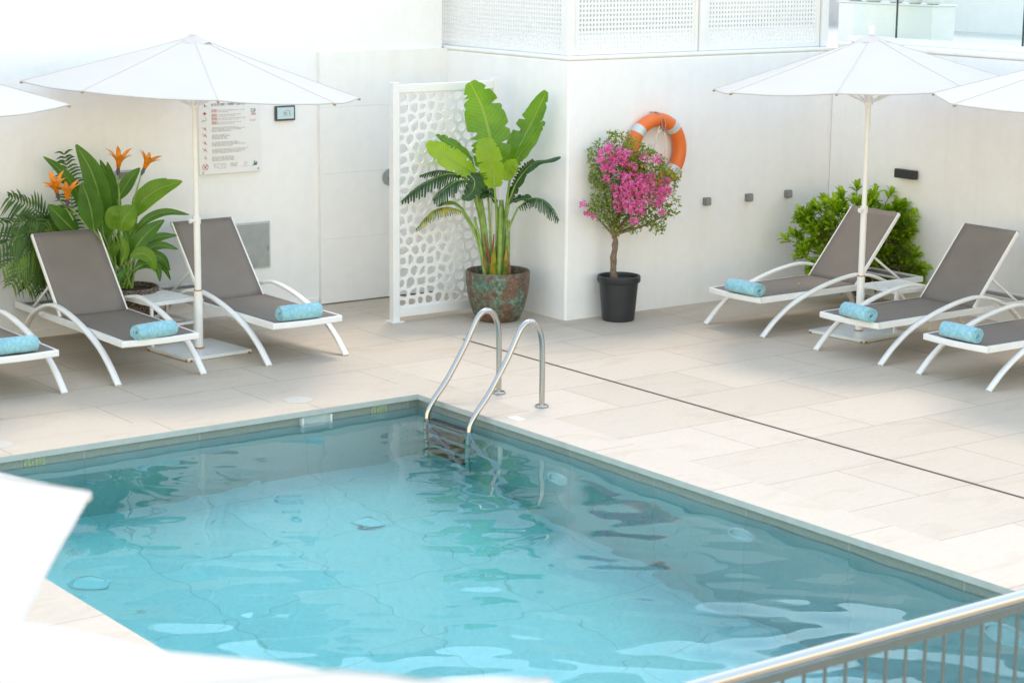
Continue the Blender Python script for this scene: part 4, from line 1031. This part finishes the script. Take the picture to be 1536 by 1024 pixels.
bleaf([(692, 262, .0), (666, 262, .02), (632, 278, .05), (602, 302, .08)], .17, .06, M_bandark, V((-.1, -.2, 1))+VIEW*.35, kind='torn', petiole=[(730, 408, 0), (722, 340, 0), (706, 280, 0)], n=22, droop=.75)
bleaf([(696, 266, .0), (678, 258, .03), (655, 256, .05), (630, 263, .06)], .15, -.02, M_bandark, V((0, 0, 1))+VIEW*.25, kind='torn', petiole=[(730, 408, 0), (722, 340, 0), (708, 285, 0)], n=20, droop=.45)
bleaf([(700, 270, .0), (684, 272, .03), (664, 286, .07), (650, 300, .09)], .20, .10, M_bandark, V((0, 0, 1))+VIEW*.5, kind='torn', petiole=[(731, 408, 0), (724, 340, 0), (710, 290, 0)], n=18, droop=.65)
bleaf([(704, 262, .0), (712, 272, .03), (708, 288, .05), (694, 300, .08)], .15, .12, M_bandark, VIEW+V((0, 0, .4)), petiole=[(732, 408, 0), (725, 340, 0)], prof=wide, fold=.25, rip=.08)
bleaf([(693, 317, .0), (672, 311, .03), (648, 318, .06), (624, 344, .08)], .135, .10, M_banyel, V((0, 0, 1))+VIEW*.4, kind='torn', petiole=[(728, 408, .03), (714, 355, .05)], n=26, droop=.85, gap=.55)
bleaf([(694, 313, .0), (682, 306, .02), (668, 306, .03), (655, 310, .03)], .07, .06, M_ban, V((0, 0, 1))+VIEW*.4, petiole=[(728, 408, .02), (714, 350, .03)], prof=wide, fold=.2)
bleaf([(777, 311, .0), (798, 297, .03), (820, 304, .08), (838, 330, .12)], .17, .06, M_bandark, V((0, 0, 1))+VIEW*.4, kind='torn', petiole=[(758, 408, .02), (762, 350, .04)], n=24, droop=.9, gap=.6)
bleaf([(762, 305, .0), (775, 300, .03), (790, 298, .05), (802, 304, .07)], .11, .02, M_bandark, V((0, 0, 1))+VIEW*.5, petiole=[(756, 408, 0), (758, 345, 0)], prof=wide, fold=.2, rip=.06)
bleaf([(745, 305, .0), (738, 296, .02), (730, 292, .05), (720, 298, .08)], .10, .03, M_bandark, V((0, 0, 1))+VIEW*.7, prof=wide, fold=.2, petiole=[(746, 408, 0), (748, 340, 0)])
bleaf([(742, 295, .0), (736, 286, .02), (728, 283, .05), (718, 288, .08)], .085, .0, M_bandark, V((0, 0, 1))+VIEW*.7, prof=wide, fold=.2, petiole=[(746, 408, 0), (748, 340, 0)])
bleaf([(764, 270, 0), (762, 262, 0), (766, 250, .02), (775, 240, .04)], .15, .08, M_banlime, VIEW+V((.2, 0, .2)), prof=wide, fold=.3, rip=.06, petiole=[(752, 408, 0), (757, 340, 0)])
bleaf([(716, 290, .0), (722, 275, .03), (728, 268, .03), (735, 262, .01)], .13, .02, M_ban, VIEW+V((-.1, 0, .3)), prof=wide, fold=.15, petiole=[(738, 408, 0), (728, 350, 0)])
for (xb, yb, xt, yt, r0, r1, nr, m_) in ((729, 412, 722, 330, .034, .016, 0, M_stem), (754, 412, 752, 300, .042, .02, -.02, M_stem), (748, 412, 750, 310, .03, .016, .05, M_stem), (760, 412, 763, 330, .022, .012, .02, M_stem), (727, 412, 712, 325, .018, .01, .05, M_stem)):
    g = MB(); g.tube(bez([bp(xb, yb, nr), bp((xb+xt)/2+1, (yb+yt)/2, nr), bp(xt, yt, nr)], 12), [r0+(r1-r0)*i/11 for i in range(12)], 12); g.build('stem', m_, ban, smooth=True)
for (xb, xt, yt, wd, nr, m_) in ((740, 741, 368, .055, .10, M_banyel), (752, 750, 365, .06, .05, M_sheath), (762, 760, 368, .05, .06, M_sheath), (728, 723, 372, .04, .06, M_sheath), (756, 760, 372, .04, .10, M_banyel)):
    g = MB(); g.blade([bp(xb, 415, nr), bp((xb+xt)/2, (415+yt)/2, nr+.01), bp(xt, yt, nr-.01)], wd*1.3, VIEW, -.5, lambda t: (1-t)**.6, 8, cols=(-1, -.5, 0, .5, 1)); g.build('sheath', m_, ban, smooth=True)
for x0, y0, x1, y1 in ((736, 395, 726, 350), (740, 390, 741, 351)):
    g = MB(); g.tube(bez([bp(x0, y0, .07), bp((x0+x1)/2-1, (y0+y1)/2, .07), bp(x1, y1, .06)], 8), [.012, .011, .011, .01, .009, .008, .007, .004], 8); g.build('shoot', M_red, ban, smooth=True)

# --- flowering standard tree in the black pot
TC = V((3.165, 1.465, 0))
ft = potted('flowering_tree', TC, 'small pink flowering tree on one stem in a black plastic pot', 'potted tree')
g = MB(); g.lathe([(0, 0), (.140, 0), (.147, .008), (.176, .345), (.190, .35), (.196, .36), (.196, .40), (.190, .408), (.178, .408), (.172, .38)], 48); fp = g.build('pot', M_blackpot, ft, smooth=True)
g = MB(); g.lathe([(0, .375), (.09, .378), (.174, .368)], 24); g.build('soil', M_soil, fp, smooth=True)
def tp(x, y, near=.0):
    p = facing(x, y, TC, near)
    d = ray(x, y)
    if p.y > BY-.03: p = CAM+d*((BY-.03-CAM.y)/d.y)
    return p-TC
g = MB(); tr = bez([tp(921, 424), tp(920, 390), tp(923, 365), tp(921, 350)], 14)
g.tube([p+V((.004*math.sin(i*2.1), 0, 0)) for i, p in enumerate(tr)], [.031-.008*i/13+.003*math.sin(i*1.7) for i in range(14)], 12); g.build('trunk', M_bark, ft, smooth=True)
rt = random.Random(21); g = MB()
bt = [(900, 260), (912, 225), (935, 215), (960, 245), (985, 255), (1000, 290), (955, 300), (930, 290), (895, 300), (975, 320), (940, 260), (1005, 320), (890, 320)]
for x, y in bt:
    nr = rt.uniform(-.05, .22); a = tp(921+rt.uniform(-2, 3), 352, 0); b = tp(x, y, nr); m_ = a.lerp(b, .5)+V((rt.uniform(-.03, .03), 0, -.02))
    g.tube(bez([a, m_, b], 9), [.012*(1-.8*i/8)+.002 for i in range(9)], 6)
g.build('branches', M_bark, ft, smooth=True)
def scatter_leaf(g, p, ln, wd, rng, up=.3):
    d = V((rng.gauss(0, 1), rng.gauss(0, 1), rng.gauss(0, 1)+up)).normalized(); n = V((rng.gauss(0, 1), rng.gauss(0, 1), rng.gauss(0, 1)+.6)).normalized()
    s_ = d.cross(n).normalized(); q = s_.cross(d)
    g.add([p, p+d*ln*.5+s_*wd+q*wd*.3, p+d*ln, p+d*ln*.5-s_*wd+q*wd*.3, p+d*ln*.5], [(0, 1, 2, 4), (0, 4, 2, 3)], [[(.5, 0), (0, .5), (.5, 1), (.5, .5)], [(.5, 0), (.5, .5), (.5, 1), (1, .5)]])
# clumps of leaves: pixel centre, radius in px, count
clumps = [(905, 235, 24, 323), (915, 262, 26, 391), (930, 215, 20, 187), (938, 240, 20, 289), (950, 222, 15, 119), (912, 290, 24, 374), (900, 318, 16, 119), (925, 318, 22, 272), (950, 255, 20, 289), (975, 250, 24, 357), (985, 268, 22, 272), (1000, 275, 18, 136), (1003, 300, 16, 119), (975, 315, 24, 323), (985, 335, 16, 136), (950, 335, 16, 170), (1010, 262, 11, 76), (898, 268, 16, 153), (970, 228, 10, 68), (918, 205, 8, 44), (1007, 318, 10, 44), (940, 300, 24, 221), (965, 290, 30, 255), (890, 312, 9, 51), (988, 345, 8, 30), (915, 335, 12, 68), (926, 345, 8, 34)]
g = MB()
for x, y, r_, n in clumps:
    nr0 = rt.uniform(.0, .12)
    for _ in range(n):
        a, q = rt.uniform(0, 2*PI), math.sqrt(rt.random()); p = tp(x+r_*q*math.cos(a)*1.05, y+r_*q*math.sin(a), nr0+rt.gauss(0, .075))
        scatter_leaf(g, p, rt.uniform(.022, .042), rt.uniform(.007, .013), rt)
g.build('foliage', M_smallleaf, ft)
bl = [(907, 228, 9), (930, 227, 6), (923, 234, 6), (941, 230, 6), (913, 244, 10), (930, 242, 9), (938, 246, 6), (967, 237, 6), (986, 239, 7), (935, 265, 8), (948, 272, 13), (944, 285, 13), (957, 283, 11), (930, 297, 10), (948, 298, 13), (965, 299, 11), (974, 278, 9), (981, 288, 10), (997, 272, 7), (995, 288, 9), (992, 302, 7), (930, 311, 8), (943, 315, 8), (955, 311, 9), (951, 332, 7), (992, 318, 5), (875, 306, 5), (881, 321, 5), (889, 325, 4), (921, 281, 5), (962, 267, 8), (904, 252, 5), (900, 240, 6), (915, 220, 5), (950, 250, 6), (976, 265, 7), (910, 268, 5), (1000, 285, 7), (985, 305, 6), (935, 282, 8), (960, 318, 6), (918, 255, 5)]
for x, y, r_ in bl:
    g = MB(); nr0 = rt.uniform(.12, .24)
    for _ in range(int(r_*r_*.36)+10):
        a, q = rt.uniform(0, 2*PI), math.sqrt(rt.random()); p = tp(x+r_*q*math.cos(a)*1.15, y+r_*q*math.sin(a)*.95, nr0+rt.gauss(0, .025))
        for k_ in range(3): scatter_leaf(g, p, rt.uniform(.018, .028), rt.uniform(.007, .011), rt, .1)
    g.build('blossom', M_pink, ft)

# --- bird of paradise in the wicker pot
PC = V((-.82, 3.20, 0))
bop = potted('bird_of_paradise', PC, 'paddle leaved plant with four orange crested flowers in a brown wicker pot', 'potted plant')
g = MB(); g.lathe([(0, 0), (.19, 0), (.21, .03), (.235, .22), (.245, .40), (.25, .43), (.242, .44), (.225, .44), (.222, .40)], 44); bk = g.build('pot', M_wicker, bop, smooth=True)
g = MB(); g.lathe([(0, .40), (.12, .402), (.222, .395)], 24); g.build('soil', M_soil, bk, smooth=True)
def pp_(x, y, Y=3.2):
    return aty(x, y, min(Y, WY-.05))-PC
rp = random.Random(9)
BOPN = V((-.35, -.85, .35))
def pleaf(px, width, Y, m, n=None, stem=None, fold=.25, prof=None, rip=.012):
    pts = [pp_(x, y, Y+dy) for x, y, dy in px]; g = MB()
    g.blade(pts, width, n or BOPN, fold, prof or (lambda t: math.sin(PI*(t*.96+.02)**.85)**.8), 16, rip, rp, (-1, -.6, -.3, 0, .3, .6, 1))
    lf = g.build('leaf', m, bop, smooth=True, angle=80)
    b = stem or (185+rp.uniform(-14, 14), 432, 3.2+rp.uniform(-.08, .05))
    g = MB(); b3 = pp_(*b); mid = b3.lerp(pts[0], .6)+V((0, 0, .03)); g.tube(bez([b3, mid, pts[0]], 10), [.011-.005*i/9 for i in range(10)], 7)
    sp_ = bez(pts, 10); nn = (n or BOPN).normalized(); g.tube([q-nn*.003 for q in sp_], [.006*(1-.85*i/9) for i in range(10)], 5)
    g.build('stalk', M_stem, lf, smooth=True)
for a in (
    ([(155, 352, 0), (150, 300, -.02), (136, 255, -.04), (114, 217, .0)], .20, 3.18, M_bop),
    ([(130, 330, 0), (113, 285, 0), (90, 255, .02), (65, 235, .04)], .095, 3.30, M_bop),
    ([(141, 345, -.02), (137, 318, -.05), (131, 295, -.06), (123, 274, -.05)], .21, 3.12, M_bop),
    ([(176, 340, 0), (172, 300, 0), (162, 268, .02), (150, 240, .03)], .11, 3.30, M_bop),
    ([(170, 345, 0), (166, 310, -.01), (160, 280, 0), (154, 255, .02)], .12, 3.22, M_bop),
    ([(180, 330, 0), (172, 290, 0), (165, 262, 0), (161, 243, .02)], .08, 3.36, M_bop),
    ([(116, 350, 0), (102, 337, -.02), (87, 322, -.03), (72, 307, -.02)], .17, 3.28, M_bop),
    ([(176, 300, 0), (186, 283, -.02), (197, 266, -.04), (210, 252, -.05)], .115, 3.26, M_bop),
    ([(204, 322, 0), (215, 300, -.05), (240, 283, -.08), (273, 272, -.08)], .18, 3.16, M_boplight),
    ([(206, 324, -.02), (212, 300, -.05), (228, 280, -.06), (250, 268, -.06)], .12, 3.24, M_boplight),
    ([(180, 346, 0), (184, 332, -.04), (192, 320, -.05), (203, 309, -.03)], .20, 3.04, M_boplight),
    ([(172, 345, 0), (168, 330, -.03), (170, 318, -.05), (180, 310, -.03)], .12, 3.06, M_boplight),
    ([(202, 348, 0), (222, 328, -.04), (250, 318, -.07), (284, 322, -.08)], .075, 3.14, M_bop),
    ([(198, 380, 0), (210, 362, -.04), (226, 345, -.06), (246, 330, -.06)], .135, 3.08, M_bop),
    ([(205, 378, 0), (222, 364, -.03), (242, 355, -.05), (265, 353, -.04)], .085, 3.12, M_bop),
    ([(206, 382, 0), (225, 372, -.03), (245, 368, -.05), (267, 374, -.04)], .075, 3.08, M_bop),
    ([(196, 385, 0), (212, 380, -.04), (226, 388, -.08), (232, 407, -.08)], .12, 3.02, M_boplight),
    ([(205, 396, 0), (226, 383, -.03), (244, 388, -.05), (255, 406, -.04)], .085, 3.10, M_bop),
    ([(200, 405, 0), (218, 396, -.03), (236, 402, -.05), (240, 422, -.04)], .08, 3.06, M_bop),
    ([(212, 398, 0), (230, 395, -.03), (246, 402, -.05), (256, 420, -.04)], .06, 3.14, M_bop),
    ([(178, 430, 0), (180, 418, -.02), (184, 410, -.02), (191, 404, .0)], .07, 3.0, M_bop),
    ([(182, 395, 0), (188, 378, -.03), (186, 365, -.03), (180, 352, -.02)], .07, 3.06, M_boplight),
    ([(168, 392, 0), (170, 377, -.03), (175, 368, -.04), (180, 362, -.03)], .08, 3.2, M_boplight),
    ([(190, 392, 0), (193, 372, -.02), (190, 355, -.03), (184, 342, -.03)], .08, 3.10, M_bop),
    ([(158, 372, 0), (156, 356, -.03), (162, 347, -.05), (172, 352, -.05)], .09, 3.3, M_boplight),
    ([(188, 372, 0), (196, 352, -.02), (204, 342, -.03), (214, 336, -.03)], .09, 3.2, M_boplight),
    ([(172, 405, 0), (166, 385, 0), (164, 368, 0), (166, 350, 0)], .09, 3.2, M_bop),
    ([(185, 405, 0), (178, 385, 0), (176, 365, 0), (180, 345, 0)], .10, 3.28, M_bop),
    ([(164, 400, 0), (158, 380, 0), (154, 362, 0), (152, 340, 0)], .10, 3.24, M_bop)):
    pleaf(*a)
def flower(x, y, sx, sy, tilt, Y, bract):
    c = pp_(x, y, Y); b = pp_(sx, sy, Y+.04); ax = (V((math.sin(tilt), -.25, math.cos(tilt)))).normalized()
    g = MB(); base = c-ax*.055
    rp_ = random.Random(int(x)); sidev = ax.cross(V((0, -1, 0))).normalized(); fr = ax.cross(sidev)
    for k_ in range(6):
        a = 2*PI*k_/6+.3; o = sidev*math.cos(a)+fr*math.sin(a)*.8; ln = rp_.uniform(.135, .18)
        g.blade([base, base+ax*ln*.5+o*ln*.18, base+ax*ln*.85+o*ln*.5, base+ax*ln*1.0+o*ln*.8], .058, (o*-1+ax*.6), .4, lambda t: (1-t**2.2)*(.35+.65*min(1, t*3)), 9)
    for k_ in range(3):
        a = 2*PI*k_/3; o = sidev*math.cos(a)+fr*math.sin(a)
        g.blade([base, base+ax*.05+o*.016, base+ax*.095+o*.03], .04, o*-1+ax*.1, .5, lambda t: (1-t**3)*(.5+.5*min(1, t*3)), 6)
    fl = g.build('flower', M_orange_pet, bop, smooth=True, angle=80)
    g = MB(); g.tube([base-ax*.045, base-ax*.015, base+ax*.02], [.008, .017, .014], 8); g.build('bract', bract, fl, smooth=True)
    g = MB(); e_ = base-ax*.045; g.tube(bez([b, b.lerp(e_, .55)+V((0, 0, .02)), e_], 12), .0065, 6); g.build('flower_stalk', M_stem, fl, smooth=True)
flower(178, 246, 181, 330, .0, 3.08, M_bract); flower(219, 247, 190, 345, .38, 3.06, M_bractg)
flower(101, 293, 130, 340, -.1, 2.98, M_bract); flower(84, 284, 110, 330, -.35, 3.0, M_bract)

# --- palm behind the lounger
QC = V((-.90, 3.28, .40))
pal = potted('palm_plant', QC, 'feathery green palm fronds growing from the back of the wicker pot', 'palm')
def qq(x, y, Y): return aty(x, y, min(Y, WY-.04))-QC
rq = random.Random(31)
def frond(px, Ys, ll, n, m, stemb=True):
    pts = [qq(x, y, Y) for (x, y), Y in zip(px, Ys)]; P = bez(pts, n+1); g = MB()
    for i in range(1, n+1):
        t = i/n; T_ = (P[i]-P[i-1]).normalized(); sd_ = T_.cross(V((-.25, -.9, .35))).normalized(); ln = ll*(.45+.55*math.sin(PI*min(1, t*.85+.12)))*rq.uniform(.85, 1.1)
        for sg in (-1, 1):
            d = (sd_*sg*1.0+T_*.75).normalized(); e_ = P[i]+d*ln+V((0, -.02, -.10*ln/.2*rq.uniform(.6, 1.3)))
            for q in (e_,):
                w3 = q+QC
                if w3.y > WY-.02: q.y = WY-.02-QC.y
            g.blade([P[i], P[i].lerp(e_, .5)+V((0, -.012, .018)), e_], .027, V((-.2, -.9, .5)), .25, lambda u: (1-u)**.7*(.3+min(.7, u*5)), 5, cols=(-1, 0, 1))
    fr_ = g.build('frond', m, pal, smooth=True, angle=80)
    g = MB(); b = V((rq.uniform(-.08, .03), rq.uniform(-.03, .1), 0)) if stemb else P[0]
    g.tube(([b, b.lerp(P[0], .6)] if stemb else [])+P, [.009 if stemb else .008]*(2 if stemb else 0)+[.007*(1-.8*i/n) for i in range(n+1)], 6); g.build('rachis', M_stem, fr_, smooth=True)
frond([(100, 370), (78, 335), (50, 312), (14, 296)], (3.44, 3.42, 3.42, 3.44), .26, 24, M_palm)
frond([(100, 375), (74, 352), (40, 335), (-6, 338)], (3.42, 3.36, 3.32, 3.34), .25, 24, M_palm)
frond([(100, 378), (70, 360), (36, 352), (-6, 372)], (3.40, 3.33, 3.28, 3.25), .24, 24, M_palm)
frond([(98, 380), (70, 368), (38, 376), (4, 402)], (3.38, 3.31, 3.24, 3.18), .24, 24, M_palmlt)
frond([(98, 384), (76, 375), (48, 390), (18, 425)], (3.40, 3.34, 3.28, 3.22), .22, 22, M_palmlt)
frond([(98, 388), (80, 378), (58, 395), (40, 430)], (3.40, 3.36, 3.32, 3.28), .20, 20, M_palm)
frond([(108, 360), (108, 310), (104, 270), (96, 232)], (3.42, 3.46, 3.48, 3.5), .19, 22, M_palm)
frond([(104, 370), (88, 345), (70, 330), (44, 330)], (3.40, 3.34, 3.32, 3.32), .2, 20, M_palm)
frond([(102, 375), (90, 352), (74, 344), (50, 352)], (3.38, 3.32, 3.29, 3.28), .18, 18, M_palmlt)
frond([(100, 392), (86, 382), (72, 396), (62, 435)], (3.42, 3.38, 3.36, 3.34), .18, 18, M_palm)

# --- leafy bush in the corner
HCN = V((5.52, 1.18, 0))
bu = thing('bush', HCN, 'rounded bright green bush with glossy leaves in the corner behind the lounger', 'bush')
def hp(x, y, near=0.):
    d = ray(x, y); p = facing(x, y, HCN, near)
    k = min(1., (5.93-CAM.x)/(p.x-CAM.x), (1.62-CAM.y)/(p.y-CAM.y)); return CAM+(p-CAM)*k-HCN
rh = random.Random(17); g = MB(); stems = MB()
outline = []
def rosette(p, out_, n, ln):
    ax = out_.normalized(); o1 = ax.orthogonal().normalized(); o2 = ax.cross(o1)
    for k_ in range(n):
        a = k_*2.4+rh.random(); e = .25+.9*k_/n; d = (ax*math.cos(e)+(o1*math.cos(a)+o2*math.sin(a))*math.sin(e)).normalized(); l_ = ln*rh.uniform(.75, 1.15)
        q = p-ax*.05*(k_/n)
        b = q+d*l_*.55+ax*.012; c = q+d*l_+V((0, 0, -.02*rh.random()))
        g.blade([q, b, c], l_*.36, ax*.6+V((0, 0, .7))-d*.2+VIEW*.2, .18, lambda t: math.sin(PI*(t*.95+.03))**.8, 6, cols=(-1, 0, 1))
blobs = [(1285, 345, 60, 46, .10, 50), (1240, 343, 44, 38, .05, 36), (1322, 338, 42, 36, .05, 34), (1215, 350, 28, 24, .04, 16), (1225, 385, 28, 26, .06, 18), (1288, 308, 36, 16, .02, 18), (1338, 358, 28, 32, .0, 20), (1320, 395, 44, 26, .02, 34), (1360, 398, 24, 22, .0, 16), (1352, 346, 14, 18, 0, 8), (1262, 400, 40, 34, .1, 30), (1250, 310, 18, 12, .0, 7), (1350, 415, 30, 20, 0, 14)]
cen = hp(1285, 390, -.1)
for x, y, rx, ry, nr, n in blobs:
    for _ in range(n):
        a, q = rh.uniform(0, 2*PI), math.sqrt(rh.random()); dn = math.sqrt(max(0, 1-q*q))*.22*rh.uniform(-.3, 1)
        p = hp(x+rx*q*math.cos(a), y+ry*q*math.sin(a), nr+dn)
        rosette(p, (p-cen).normalized()+V((0, 0, .55))+VIEW*.3, rh.randint(7, 11), rh.uniform(.085, .125))
        if rh.random() < .4: stems.tube([cen+V((0, 0, -.35)), cen.lerp(p, .5), p], [.008, .006, .003], 5)
for x, y in ((1190, 352), (1203, 318), (1222, 312), (1180, 360), (1262, 290), (1285, 282), (1312, 288), (1335, 292), (1368, 322), (1352, 312), (1366, 338), (1383, 402), (1372, 384), (1200, 385), (1375, 415)):
    p = hp(x, y, .05); rosette(p, (p-cen).normalized()+V((0, 0, .4)), 9, .11); stems.tube([cen+V((0, 0, -.2)), cen.lerp(p, .6), p], [.007, .005, .003], 5)
g.build('foliage', M_bush, bu, smooth=True, angle=80); stems.build('stems', M_bark, bu)
print('objects', len(C.objects), 'polys', sum(len(o.data.polygons) for o in C.objects if o.type == 'MESH'))
